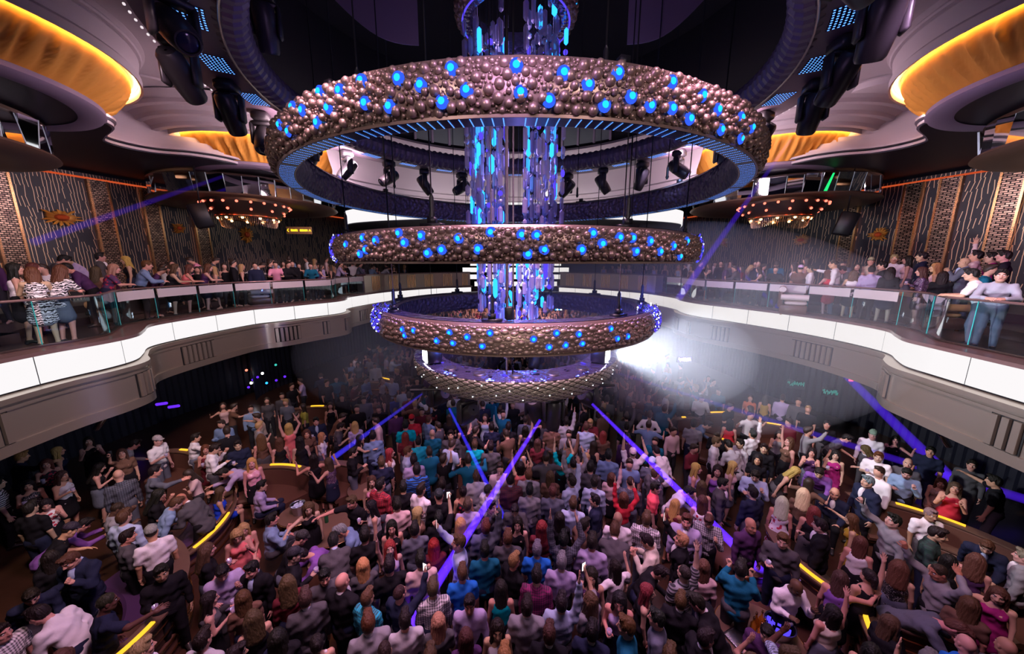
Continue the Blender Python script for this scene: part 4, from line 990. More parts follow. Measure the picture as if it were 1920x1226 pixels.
def hand_field(kind, h=.0065):
    """Wrist at the origin, fingers towards -z, thumb on +y, palm facing -x."""
    f = Field((-.10, -.07, -.23), (.06, .10, .03), h)
    f.cap((0, 0, .02), (0, .0, -.02), .026, .027, .02); f.ell((0, -.002, -.055), (.017, .042, .050), .02)
    curl = {'relaxed': (.25, .35, .3), 'open': (.02, .08, .08), 'grip': (.9, 1.2, .8)}[kind]
    for y, l, sp in ((.030, .072, .14), (.010, .082, .03), (-.011, .075, -.07), (-.031, .058, -.17)):
        p = np.array((0, y, -.095)); ang = 0.
        s = sp*(1.4 if kind == 'open' else .5)
        for i, fr in enumerate((.45, .32, .25)):
            ang += curl[i]; q = p+l*fr*np.array((-math.sin(ang), math.sin(s)*math.cos(ang), -math.cos(ang)*math.cos(s))); f.cap(p, q, .0098-.0012*i, .0090-.0012*i, .004); p = q
    p = np.array((-.004, .03, -.03)); d = {'relaxed': (-.25, .55, -.8), 'open': (-.1, .85, -.5), 'grip': (-.75, .45, -.5)}[kind]; d = np.array(d)/np.linalg.norm(d); q = p+.045*d; f.cap(p, q, .013, .010, .01); d2 = d+np.array((-.2, -.2, -.5)); d2 /= np.linalg.norm(d2); f.cap(q, q+.032*d2, .0098, .008, .004)
    return f
HEADS = {g: head_field(g).nets() for g in 'mf'}
HANDS = {k: hand_field(k).nets() for k in ('relaxed', 'open', 'grip')}
def np_mesh(name, parts, mats):
    """parts: [(verts, quads, material index or array)] merged into one mesh."""
    V = []; Q = []; Mi = []; n = 0
    for v, q, m in parts:
        if not len(v): continue
        V.append(v); Q.append(np.asarray(q)+n); Mi.append(np.full(len(q), m) if np.isscalar(m) else m); n += len(v)
    V = np.concatenate(V); Q = np.concatenate(Q); Mi = np.concatenate(Mi).astype(np.int32)
    me = bpy.data.meshes.new(name); me.vertices.add(len(V)); me.vertices.foreach_set('co', V.astype(np.float32).ravel())
    me.loops.add(4*len(Q)); me.loops.foreach_set('vertex_index', Q.astype(np.int32).ravel()); me.polygons.add(len(Q)); me.polygons.foreach_set('loop_start', np.arange(0, 4*len(Q), 4, dtype=np.int32))
    me.polygons.foreach_set('material_index', Mi); me.polygons.foreach_set('use_smooth', np.ones(len(Q), bool))
    for k in mats: me.materials.append(MATS[k])
    me.update(); me.validate(); return me
HAIRM = {}
def hair_mesh(style):
    if style not in HAIRM: v, q = hair_fields(style).nets(); HAIRM[style] = np_mesh('hair', [(v, q, 0)], ['hair'])
    return HAIRM[style]
# ---- skeleton and poses (facing +y). arm = (upper direction, forearm direction, hand kind); x is outward
A_DN = ((.16, .02, -1), (.06, .22, -1), 'relaxed'); A_HOLD = ((.18, .12, -1), (-.28, .85, .45), 'grip'); A_UP = ((.22, .12, 1), (.0, .06, 1), 'open'); A_UPB = ((.5, .3, .8), (-.35, .25, .9), 'open')
A_PH = ((.25, .75, .55), (-.1, .45, .9), 'grip'); A_FW = ((.12, .55, -.8), (-.2, 1, .12), 'relaxed'); A_HIP = ((.55, -.2, -.8), (-.75, .35, -.45), 'relaxed'); A_CR = ((.1, .2, -1), (-.95, .5, .12), 'relaxed')
A_FACE = ((.2, .5, -.75), (-.35, .45, .85), 'grip'); A_LAP = ((.12, .25, -1), (-.25, .9, -.25), 'relaxed'); A_RAIL = ((.28, .45, -.85), (-.62, .85, .0), 'relaxed'); A_OUT = ((.75, .55, -.1), (.25, .9, .2), 'relaxed'); A_DAN = ((.7, .15, -.35), (.05, .5, .9), 'relaxed')
POSES = {'stand': (.02, A_DN, A_DN, 0, 0), 'hold': (.03, A_DN, A_HOLD, .1, 0), 'both': (.06, A_FACE, A_HOLD, .35, 0), 'up1': (-.02, A_DN, A_UP, -.15, 0), 'up2': (-.02, A_UP, A_UPB, -.2, 0), 'phone': (0, A_DN, A_PH, -.1, 0), 'lean': (.5, A_FW, A_DN, .15, 0), 'bend': (.95, A_FW, A_FW, .1, 0),
         'rail': (.32, A_RAIL, A_RAIL, -.05, 0), 'hips': (0, A_HIP, A_HIP, 0, 0), 'cross': (0, A_CR, A_CR, .1, 0), 'sit': (.08, A_LAP, A_LAP, .1, 1), 'sitdrink': (.05, A_LAP, A_FACE, 0, 1), 'dance': (.05, A_DAN, A_DAN, 0, 0), 'face': (.02, A_FACE, A_FACE, 0, 0), 'reach': (.12, A_DN, A_OUT, .05, 0), 'behind': (.0, ((.55, .1, .75), (-.75, -.35, .3), 'relaxed'), A_PH, .25, 0)}
def skel(g, pose):
    lean, aL, aR, hp, sit = POSES[pose]; u = np.array((0, math.sin(lean), math.cos(lean))); fw = np.array((0, math.cos(lean), -math.sin(lean))); X = np.array((1., 0, 0))
    m = g == 'm'; hipz = .52 if sit else .95; J = {'u': u, 'fw': fw, 'sit': sit, 'lean': lean}; hip = np.array((0, -.04*math.sin(lean)*4 if not sit else 0, hipz)); J['hip'] = hip
    J['waist'] = hip+u*.14; J['chest'] = hip+u*.33; J['neck'] = hip+u*.515-fw*.015
    hd = Matrix.Rotation(-(lean*.72+hp), 3, 'X'); hdn = np.array(hd); J['head'] = J['neck']+hdn@np.array((0, .045, .155)); J['hm'] = hdn
    sw, hw = (.176, .085) if m else (.150, .088)
    for s, a, nm in ((-1, aL, 'L'), (1, aR, 'R')):
        sh = hip+u*.440+X*s*sw; conv = lambda d: (lambda w: w/np.linalg.norm(w))(np.array((d[0]*s, 0, 0))+np.array((0, d[1], d[2])) if pose in ('rail', 'reach', 'bend', 'up1', 'up2') else X*s*d[0]+fw*d[1]+u*d[2])
        el = sh+conv(a[0])*(.285 if m else .265); wr = el+conv(a[1])*(.25 if m else .23)
        J['sh'+nm], J['el'+nm], J['wr'+nm], J['hk'+nm], J['fd'+nm] = sh, el, wr, a[2], conv(a[1])
        hj = hip+X*s*hw-np.array((0, 0, .02))
        if sit: kn = hj+np.array((s*.03, .43, .03)); an = kn+np.array((0, -.03, -.45))
        else: kn = np.array((hj[0]+s*.012, .025, .50)); an = np.array((hj[0]+s*.025, -.02, .085))
        J['hj'+nm], J['kn'+nm], J['an'+nm] = hj, kn, an
    return J
def torso(f, J, g, e=0., top=1., hem=0.):
    u, fw = J['u'], J['fw']; m = g == 'm'; R = Matrix.Rotation(-J['lean'], 3, 'X'); M = np.array(R)
    f.ell(J['hip']-u*(.02+hem), (.158+e if m else .165+e, .112+e, .12+e+hem*.6), .05, M); f.ell(J['waist'], (.142+e if m else .120+e, .098+e, .15), .06, M)
    f.ell(J['chest'], (.172+e if m else .142+e, .112+e, .16), .06, M)
    if not m:
        for s in (-1, 1): f.ell(J['chest']+fw*.085+np.array((s*.066, 0, 0))+u*.01, (.062+e*.6, .055+e*.6, .06+e*.6), .03, M)
    if top > .9: f.cap(J['shL']-u*.012, J['shR']-u*.012, .047+e, .047+e, .05); f.cap(J['chest']+u*.12, J['neck']-u*.01, .075+e*.5, .055+e*.7, .05)
BODYM = {}; GARM = {}
def arms(f, J, g, e, cut):
    k = 1. if g == 'm' else .82
    for s in 'LR':
        f.cap(J['sh'+s], J['sh'+s]+(J['el'+s]-J['sh'+s])*min(1, cut*2), .053*k+e, (.043 if cut >= .5 else .05)*k+e, .03)
        if cut > .5: t = (cut-.5)*2; f.cap(J['el'+s], J['el'+s]+(J['wr'+s]-J['el'+s])*t, .042*k+e, .030*k+e, .02)
def legs(f, J, g, e, cut=1.):
    k = 1. if g == 'm' else .93
    for s in 'LR':
        f.cap(J['hj'+s], J['hj'+s]+(J['kn'+s]-J['hj'+s])*min(1, cut*2), .088*k+e, .058*k+e, .03)
        if cut > .5: f.cap(J['kn'+s], J['kn'+s]+(J['an'+s]-J['kn'+s])*(cut-.5)*2, .056*k+e, .036*k+e, .025)
def bounds(J):
    P = np.array([J[k] for k in J if isinstance(J[k], np.ndarray) and J[k].shape == (3,) and k not in ('u', 'fw', 'fdL', 'fdR')]); return P.min(0)-.26, P.max(0)+.26
def body_mesh(g, pose, lo=False):
    key = (g, pose, lo)
    if key in BODYM: return BODYM[key]
    J = skel(g, pose); a, b = bounds(J); a[2] = -.03; f = Field(a, b, .045 if lo else .019)
    torso(f, J, g); arms(f, J, g, 0, 1); legs(f, J, g, 0)
    for s in 'LR': d = np.array((.02 if s == 'R' else -.02, .15, -.055)); f.cap(J['an'+s], J['an'+s]+d, .042, .034, .03); f.cap(J['an'+s], J['an'+s]+np.array((0, -.04, -.045)), .04, .036, .02)
    f.cap(J['neck']-J['u']*.04, J['head'], .058 if g == 'm' else .048, .045, .03)
    if lo: f.ell(J['head'], (.085, .1, .125), .02, J['hm'])
    v, q = f.nets(); zc = v[q].mean(1)[:, 2]; mi = np.where(zc < min(J['anL'][2], J['anR'][2])+.02, 4, 0); parts = [(v, q, mi)]
    if not lo:
        hv, hq = HEADS[g]; c = hv[hq].mean(1); mi = np.zeros(len(hq), int)
        mi[(np.abs(c[:, 0]) < .026) & (c[:, 1] > .07) & (np.abs(c[:, 2]+.064) < .0095)] = 3
        mi[(np.abs(np.abs(c[:, 0])-.032) < .02) & (c[:, 1] > .06) & (np.abs(c[:, 2]-.036) < .006)] = 2
        parts.append((0.97*hv@J['hm'].T+J['head'], hq, mi))
        for sx in (-1, 1):
            e = MB().ball((sx*.033, .0725, .012), .0145, 8, 6); ev = 0.97*np.array(e.v)@J['hm'].T+J['head']; parts.append((ev, np.array([q_ for q_ in e.f]), 1))
            e = MB().ball((sx*.033, .0825, .012), .0058, 6, 4); ev = 0.97*np.array(e.v)@J['hm'].T+J['head']; parts.append((ev, np.array([q_ for q_ in e.f]), 2))
        for s in 'LR':
            hv, hq = HANDS[J['hk'+s]]; hv = hv.copy(); sg = 1 if s == 'R' else -1
            if sg < 0: hv[:, 0] *= -1; hq = hq[:, ::-1]
            z = -J['fd'+s]; y = np.array((0, 1., 0)) if abs(z[1]) < .8 else np.array((-sg*.9, 0, .5)); y = y-z*(y@z); y /= np.linalg.norm(y); x = np.cross(y, z)
            k = 1. if g == 'm' else .88; parts.append((k*hv@np.stack([x, y, z])+J['wr'+s], hq, 0))
    me = np_mesh('body', parts, ['skin', 'eye_white', 'eye_dark', 'lip', 'shoe']); me['hx'] = list(map(float, J['head'])); BODYM[key] = me; return me
def garment(kind, g, pose, lo=False):
    key = (kind, g, pose, lo)
    if key in GARM: return GARM[key]
    J = skel(g, pose); a, b = bounds(J); f = Field(a, b, .05 if lo else .021); u, fw = J['u'], J['fw']; m = g == 'm'
    if kind == 'shirt': torso(f, J, g, .017, 1, .03); arms(f, J, g, .014, .97)
    elif kind == 'tee': torso(f, J, g, .015, 1, .02); arms(f, J, g, .017, .36)
    elif kind == 'jacket': torso(f, J, g, .032, 1, .07); arms(f, J, g, .022, .95)
    elif kind in ('top', 'dress'):
        torso(f, J, g, .013, 0, .0)
        for s in (-1, 1): f.cap(J['chest']+u*.06+np.array((s*.07, 0, 0))+fw*.07, J['chest']+u*.145+np.array((s*.09, 0, 0)), .03, .024, .02); f.cap(J['chest']+u*.145+np.array((s*.09, 0, 0)), J['chest']+u*.05+np.array((s*.07, 0, 0))-fw*.07, .024, .03, .02)
    if kind in ('dress', 'skirt'):
        if J['sit']:
            for s in 'LR': f.cap(J['hj'+s], J['hj'+s]+(J['kn'+s]-J['hj'+s])*.62, .115, .10, .05)
        else: f.cap(J['hip']+u*.02, (0, .0, .62), .135, .165, .05, (1.25, .9, 1))
        if kind == 'skirt': f.ell(J['hip'], (.172, .12, .14), .04)
    if kind == 'trousers': legs(f, J, g, .014); f.ell(J['hip']-np.array((0, 0, .02)), (.168, .125, .13), .05)
    if kind in ('shirt', 'tee', 'jacket', 'dress', 'top') and not lo:       # folds
        G = np.meshgrid(*f.ax, indexing='ij', sparse=True); f.F += (.0055*np.sin(G[0]*38+G[2]*21+2*np.sin(G[2]*9+G[1]*14))+.0045*np.sin(G[2]*47-G[0]*19+G[1]*11)).astype(np.float32)
    v, q = f.nets(); GARM[key] = np_mesh({'shirt': 'shirt', 'tee': 't_shirt', 'jacket': 'jacket', 'top': 'sleeveless_top', 'dress': 'dress', 'skirt': 'skirt', 'trousers': 'trousers'}[kind], [(v, q, 0)], ['cloth']); return GARM[key]
COLS = dict(mist=(.34, .35, .42), white=(.80, .76, .78), cream=(.72, .64, .52), lgrey=(.50, .48, .50), grey=(.26, .25, .27), dgrey=(.085, .08, .088), black=(.012, .011, .014), navy=(.018, .022, .05), slate=(.12, .13, .17), blue=(.02, .16, .62), royal=(.015, .05, .55), steel=(.16, .24, .40), denim=(.22, .32, .48), lblue=(.42, .50, .68), teal=(.0, .36, .40), petrol=(.01, .12, .20), cyan=(.02, .45, .60), lilac=(.44, .36, .58), purple=(.22, .09, .36), plum=(.08, .03, .10), pink=(.75, .30, .42), blush=(.66, .46, .46), coral=(.85, .20, .20), neon=(1., .12, .16), red=(.55, .03, .05), maroon=(.14, .02, .03), brown=(.15, .08, .055), beige=(.50, .38, .30), olive=(.36, .34, .06), mustard=(.42, .27, .03), magenta=(.34, .02, .16), silver=(.45, .42, .45), bronze=(.35, .20, .14), green=(.02, .07, .05))
WORDC = dict(lgrey='pale grey', dgrey='charcoal', royal='vivid blue', steel='steel-blue', denim='denim-blue', lblue='light blue', neon='neon coral', petrol='petrol blue', plum='dark plum', slate='slate grey', blush='blush pink')
HAIRS = {'s': ('short', (.012, .009, .008), 'short black hair'), 'S': ('short', (.085, .04, .02), 'short brown hair'), 'y': ('short', (.34, .19, .08), 'short fair hair'), 'g': ('short', (.18, .17, .17), 'short grey hair'), 'b': (None, None, 'bald head'), 'z': ('buzz', (.03, .02, .015), 'cropped hair'), 'l': ('long', (.012, .009, .008), 'long black hair'), 'L': ('long', (.09, .04, .022), 'long brown hair'), 'w': ('wavy', (.10, .05, .028), 'wavy brown hair'),
         'B': ('long', (.48, .28, .11), 'long blonde hair'), 'P': ('wavy', (.75, .58, .36), 'platinum hair'), 'R': ('long', (.26, .03, .03), 'long red hair'), 'n': ('bun', (.014, .01, .009), 'a dark bun'), 'p': ('pony', (.014, .01, .009), 'a black ponytail'), 'c': ('cap', (.03, .03, .035), 'a dark cap'), 'C': ('cap', (.30, .29, .30), 'a grey cap'), 'W': ('cap', (.75, .7, .85), 'a pale cap'), 'r': ('cap', (.55, .02, .03), 'a red cap')}
SKINS = {'w': (.60, .33, .24), 't': (.42, .21, .13), 'd': (.12, .055, .035)}
PATS = {'#': ('cloth_check', 'checked'), '=': ('cloth_stripe', 'striped'), '~': ('cloth_zebra', 'zebra-print'), '*': ('cloth_floral', 'flowered'), '^': ('cloth_sequin', 'sparkling')}
POSEW = dict(stand='standing', hold='holding a drink', both='hands at chest', up1='one arm raised', up2='both arms raised', phone='arm up with phone', lean='leaning forward', bend='bending over', rail='forearms on the rail', hips='hands on hips', cross='arms folded', sit='seated', sitdrink='seated, drinking', dance='dancing', face='hands at face', reach='reaching out', behind='one arm behind head')
KINDW = {'L': ('shirt', 'shirt'), 'T': ('tee', 't-shirt'), 'J': ('jacket', 'jacket'), 'K': ('top', 'sleeveless top'), 'D': ('dress', 'dress')}
FACE = {'B': 0, 'F': PI, 'R': -PI/2, 'L': PI/2, 'BR': -PI/4, 'BL': PI/4, 'FR': -PI*.75, 'FL': PI*.75}
FACEW = {'B': 'seen from behind', 'F': 'facing the camera', 'R': 'in profile', 'L': 'in profile', 'BR': 'half turned away', 'BL': 'half turned away', 'FR': 'three-quarter view', 'FL': 'three-quarter view'}
def parse(tok):
    t = tok.split(); e = dict(px=float(t[0]), py=float(t[1]), g=t[2], hair=t[3], top=t[4], pose=t[5], face=t[6], skin='w', bot=None)
    for x in t[7:]:
        if x in 'wtd': e['skin'] = x
        elif x.startswith('/'): e['bot'] = x[1:]
        elif x.startswith('@'): e['where'] = x[1:].replace('_', ' ')
    k = e['top'][0]; c = e['top'][1:]; p = None
    if c[-1] in PATS: p = c[-1]; c = c[:-1]
    e['kind'], e['col'], e['pat'] = k, c, p
    return e
def topword(e): return ((PATS[e['pat']][1]+' ') if e['pat'] else '')+WORDC.get(e['col'], e['col'])+' '+KINDW[e['kind']][1]
def make_person(e, loc, rz, scale, label, group=None):
    t = thing('person', label, 'person', loc, rz, group); g, pose = e['g'], e['pose']; rnd = random.Random(int(e['px']*7+e['py']))
    t.scale = (scale*rnd.uniform(.97, 1.05),)*2+(scale,)
    sk = [k*rnd.uniform(.85, 1.1) for k in SKINS[e['skin']]]
    inst('body', body_mesh(g, pose), t, color=sk)
    J = skel(g, pose); hs, hc, _ = HAIRS[e['hair']]
    if hs:
        M = Matrix([list(0.97*J['hm'][i])+[J['head'][i]] for i in range(3)]+[[0, 0, 0, 1]]); o = inst('cap' if hs == 'cap' else 'hair', hair_mesh(hs), t, M=M, color=[k*rnd.uniform(.7, 1.3) for k in hc])
        if hs == 'cap': inst('hair', hair_mesh('buzz'), t, M=M, color=(.03, .02, .015))
    col = COLS[e['col']]; kd = KINDW[e['kind']][0]; gm = garment(kd, g, pose)
    o = inst(gm.name.split('.')[0], gm, t, color=col)
    if e['pat']: o.material_slots[0].link = 'OBJECT'; o.material_slots[0].material = MATS[PATS[e['pat']][0]]
    if kd == 'jacket':
        f = ('shirt_front', g, pose)
        if f not in GARM:
            q = Field(*bounds(J), .021); R = np.array(Matrix.Rotation(-J['lean'], 3, 'X')); q.ell(J['chest']+J['fw']*.092+J['u']*.06, (.052, .064, .15), .02, R); q.cap(J['neck']-J['u']*.035, J['neck']+J['u']*.02, .066, .06, .02); v, qq = q.nets(); GARM[f] = np_mesh('shirt_front', [(v, qq, 0)], ['cloth'])
        inst('shirt_front', GARM[f], t, color=COLS['white'] if rnd.random() < .7 else COLS['lblue'])
    if kd != 'dress':
        b = e['bot'] or (rnd.choice(['black', 'navy', 'black', 'dgrey', 'slate']))
        gm = garment('skirt' if (g == 'f' and not e['bot']) or (e['bot'] or '').startswith('s_') else 'trousers', g, pose); inst(gm.name.split('.')[0], gm, t, color=COLS[b.replace('s_', '')])
    return t
# ================================================================ banquettes, steps, tables on the floor
BOOTHZ = []
def banquette(px, py, R, mid, span, label, leather='leather_brown', glow=(-.3, .3), back=.92):
    """Curved sofa; the pixel marks the middle of its back's top; mid = heading from the sitters' centre to the back."""
    p = atz(px, py, back); c = (p[0]-R*math.cos(mid), p[1]-R*math.sin(mid)); a0, a1 = mid-span/2, mid+span/2; n = max(8, int(span*R*7))
    t = thing('banquette', label, 'sofa', (c[0], c[1], 0))
    def part(name, prof, mat, b0=a0, b1=a1, k=n):
        mb = MB(); mb.lathe(c, prof, k, b0, b1, closed_prof=True); m = len(prof)
        f0 = tuple(range(m)); f1 = tuple(range(k*m, (k+1)*m))[::-1]; mb.f += [f0, f1]; mb.m += [0, 0]; mb.build(name, mat, t, smooth=40)
    part('base', [(R-.72, 0), (R+.10, 0), (R+.10, .40), (R-.66, .40)], 'leather_brown')
    part('seat', [(R-.74, .40), (R-.08, .40), (R-.10, .49), (R-.70, .51), (R-.75, .47)], leather)
    part('backrest', [(R-.12, .49), (R+.06, .42), (R+.08, back-.04), (R+.0, back), (R-.05, back-.04)], leather)
    part('top_ledge', [(R-.06, back), (R+.16, back), (R+.16, back+.03), (R-.06, back+.03)], 'tray_wood')
    for z in (.18, .36, .58, .76): part('brass_trim', [(R+.10, z), (R+.125, z), (R+.125, z+.025), (R+.10, z+.025)], 'gold_trim')
    part('front_trim', [(R-.745, .34), (R-.72, .34), (R-.72, .37), (R-.745, .37)], 'gold_trim')
    if glow: part('light_strip', [(R+.05, back+.03), (R+.11, back+.03), (R+.11, back+.055), (R+.05, back+.055)], 'led_gold', mid+(.5*(glow[0]+glow[1])+.26*(glow[0]-glow[1]))*span, mid+(.5*(glow[0]+glow[1])-.26*(glow[0]-glow[1]))*span, 10)
    BOOTHZ.append((c[0]+(R-.2)*math.cos(mid), c[1]+(R-.2)*math.sin(mid), min(.8, R*.6)))
    return t
banquette(520, 876, 1.9, PI*.5, 1.3, 'curved banquette with a long glowing gold strip behind the pink sparkling top', glow=(-.42, .25))
banquette(647, 872, 1.5, PI*.42, 1.0, 'brass-lined banquette beside the black-dressed waitress with raised elbow', glow=None)
banquette(402, 990, 1.8, 0.15, 1.6, 'banquette with gold-lit curved edge behind the vivid blue seated dress', 'leather_purple', (-.35, .3), .62)
banquette(330, 1040, 2.2, PI*.30, 1.2, 'long purple banquette beside the grey-capped white t-shirt', 'leather_purple', (-.5, -.2))
banquette(243, 1205, 1.5, -.1, 1.1, 'banquette with a short upright gold glow near the navy t-shirt arm', 'leather_brown', (-.3, .3))
banquette(598, 764, 1.6, PI*.5, 1.1, 'far banquette with a gold bar of light beside the olive t-shirt', glow=(-.2, .3))
banquette(722, 712, 1.5, PI*.35, 1.1, 'far banquette with a slanting gold strip beside the light blue clapping shirt', glow=(-.3, .3))
banquette(1352, 776, 1.7, PI*.5, 1.2, 'hazy banquette with a gold bar of light beside the red dress', glow=(-.25, .3))
banquette(1278, 786, 1.4, PI*.55, .9, 'hazy banquette with two short gold lights behind the white hands-on-hips shirt', glow=(-.2, 0))
banquette(1462, 800, 1.6, PI*.33, 1.1, 'hazy banquette with a slanting gold strip near the yellow top', glow=(-.3, .35))
banquette(1352, 826, 1.3, PI*.2, .9, 'small banquette with a short gold glint beside the white shirts', glow=(-.3, .1))
banquette(1742, 968, 2.4, PI*.25, 1.1, 'banquette with broken gold lights below the seated red dress', 'leather_brown', (-.35, .35))
banquette(1543, 1090, 1.5, PI*1.12, 1.7, 'curved brown banquette with bright gold arc beside the purple sleeveless top', 'leather_brown', (-.4, .25))
banquette(1648, 1196, 1.6, PI*.85, 1.2, 'banquette with a bright gold strip below the black ponytail dancer', 'leather_brown', (-.4, .35))
banquette(1908, 1095, 1.6, PI*.05, 1.2, 'banquette with a gold glow at the edge beside the black leaning t-shirt', 'leather_brown', (-.3, .3))
banquette(352, 850, 1.5, PI*.4, 1.1, 'dim banquette with a gold glint beside the white polo and grey cap', glow=(.0, .3))
banquette(1655, 905, 1.5, PI*.6, 1.0, 'dim banquette with gold specks behind the white v-neck man', glow=(-.5, -.3))
# stepped podiums with brass nosings
def steps(px0, px1, py, n, label, z0=.9):
    a = Vector(atz(px0, py, z0)); b = Vector(atz(px1, py, z0)); m = (a+b)/2; w = (b-a).length; ang = math.atan2(b.y-a.y, b.x-a.x)
    t = thing('stepped_podium', label, 'steps', (m.x, m.y, 0), ang)
    for k in range(n):
        h = z0*(n-k)/n; me = MB().box((0, .4-.28*k, h/2), (w, .9 if k == 0 else .56, h)).mesh('step', 'leather_brown'); o = inst('step', me, t)
        inst('brass_nosing', MB().box((0, .4-.28*k-(.45 if k == 0 else .28)-.01, h-.03), (w, .03, .05)).mesh('brass_nosing', 'gold_trim'), o)
    BOOTHZ.append((m.x, m.y, w*.4))
steps(655, 785, 716, 3, 'brass-edged podium steps below the clapping beige and light blue guests'); steps(1240, 1312, 726, 3, 'hazy brass-edged podium steps left of the orange t-shirt'.replace('left of', 'before'))
steps(1375, 1440, 1075, 3, 'brass-edged podium steps behind the petrol blue shirt with bent arm', .6)
# low cocktail tables
def table(px, py, r, label):
    p = atz(px, py, .62); t = thing('cocktail_table', label, 'table', (p[0], p[1], 0))
    inst('tabletop', MB().lathe((0, 0), [(0, .585), (r-.01, .585), (r, .60), (r-.01, .62), (0, .62)], 32).mesh('tabletop', 'tray_wood', 40), t); inst('brass_edge', MB().tube([(r*math.cos(2*PI*i/32), r*math.sin(2*PI*i/32), .60) for i in range(32)], .014, 6, closed=True).mesh('brass_edge', 'gold_trim'), t)
    inst('pedestal', MB().lathe((0, 0), [(.28, 0), (.27, .03), (.06, .06), (.05, .5), (.12, .585)], 20).mesh('pedestal', 'bronze_dark', 40), t); BOOTHZ.append((p[0], p[1], r+.25)); return p
TB = [table(625, 985, .62, 'round wooden table before the light-blue leaning man with grey hair'), table(690, 912, .5, 'round wooden podium table beside the pink sleeveless top'), table(1425, 1196, .62, 'round table with silver tray, amber bottles and blue ice bucket'), table(560, 962, .42, 'small table with an ice bucket behind the black sleeveless top'), table(1490, 1095, .45, 'round table scattered with glasses beside the charcoal shirt')]
def bottle(p, mat, label, h=.28):
    o = MB().lathe((0, 0), [(0, 0), (.04, 0), (.042, .16*h/.28), (.014, .21*h/.28), (.014, h), (0, h)], 12); t = thing('bottle', label, 'bottle', p); inst('body', o.mesh('body', mat, 40), t); inst('cap', MB().lathe((0, 0), [(0, h+.012), (.016, h+.012), (.016, h-.03)], 10).mesh('cap', 'gold_trim'), t)
principled('amber', (.55, .18, .02), .1, spec=.6); principled('bottle_green', (.02, .10, .04), .1); principled('ice', (.55, .68, .85), .15)
def bucket(p, label, rim='steel', fill='ice', r=.15, h=.24):
    t = thing('ice_bucket', label, 'ice bucket', p); inst('pail', MB().lathe((0, 0), [(0, 0), (r*.75, 0), (r, h), (r+.012, h+.006), (r-.01, h-.01), (r*.74, .015), (0, .015)], 24).mesh('pail', rim, 40), t); rnd = random.Random(int(p[0]*100)); mb = MB()
    for k in range(22): a, q = rnd.uniform(0, 6.28), r*.8*math.sqrt(rnd.random()); mb.box((q*math.cos(a), q*math.sin(a), h-.05+.03*rnd.random()), (.045, .045, .045), a)
    o = mb.mesh('ice', fill, False); inst('ice', o, t)['kind'] = 'stuff'
p = TB[2]; z = .622
for i, (dx, dy) in enumerate(((-.05, .1), (.03, .16), (.08, .05), (-.02, -.02), (.11, .15))): bottle((p[0]+dx, p[1]+dy, z), 'amber', ('amber bottle, ' + ('first', 'second', 'third', 'nearest', 'tallest')[i] + ' of five beside the blue ice bucket'), .26+.015*i)
bucket((p[0]+.34, p[1]+.06, z), 'wide bucket of blue-lit ice beside the amber bottles', 'steel', 'crystal_violet', .2, .2)
t = thing('serving_tray', 'bright silver serving tray beside the amber bottles', 'tray', (p[0]-.33, p[1]-.02, z), .4); inst('plate', MB().box((0, 0, .012), (.36, .3, .02), bev=.01).mesh('plate', 'steel'), t); inst('rim', MB().tube([(-.18, -.15, .03), (.18, -.15, .03), (.18, .15, .03), (-.18, .15, .03)], .01, 6, closed=True).mesh('rim', 'steel'), t)
p = TB[3]; bucket((p[0], p[1], z), 'steel ice bucket behind the seated denim-blue drinker'); bucket((p[0]+.9, p[1]+.25, .0), 'tall steel ice bucket on the floor near the black crop top', 'steel', 'ice', .16, .5)
p = TB[0]; bottle((p[0]-.2, p[1]+.1, z), 'bottle_green', 'green bottle on the round wooden table before the grey-haired man'); p = TB[4]
for i in range(4): tag(MB().lathe((0, 0), [(0, 0), (.03, 0), (.036, .1), (.032, .1), (.028, .01), (0, .01)], 12).build('tumbler', 'crystal'), 'clear tumbler, %s of four on the table by the charcoal shirt' % ('first', 'second', 'third', 'last')[i], 'glass', 'tumblers on the round table').location = (p[0]-.25+.15*i, p[1]+.1*(i % 2), z)
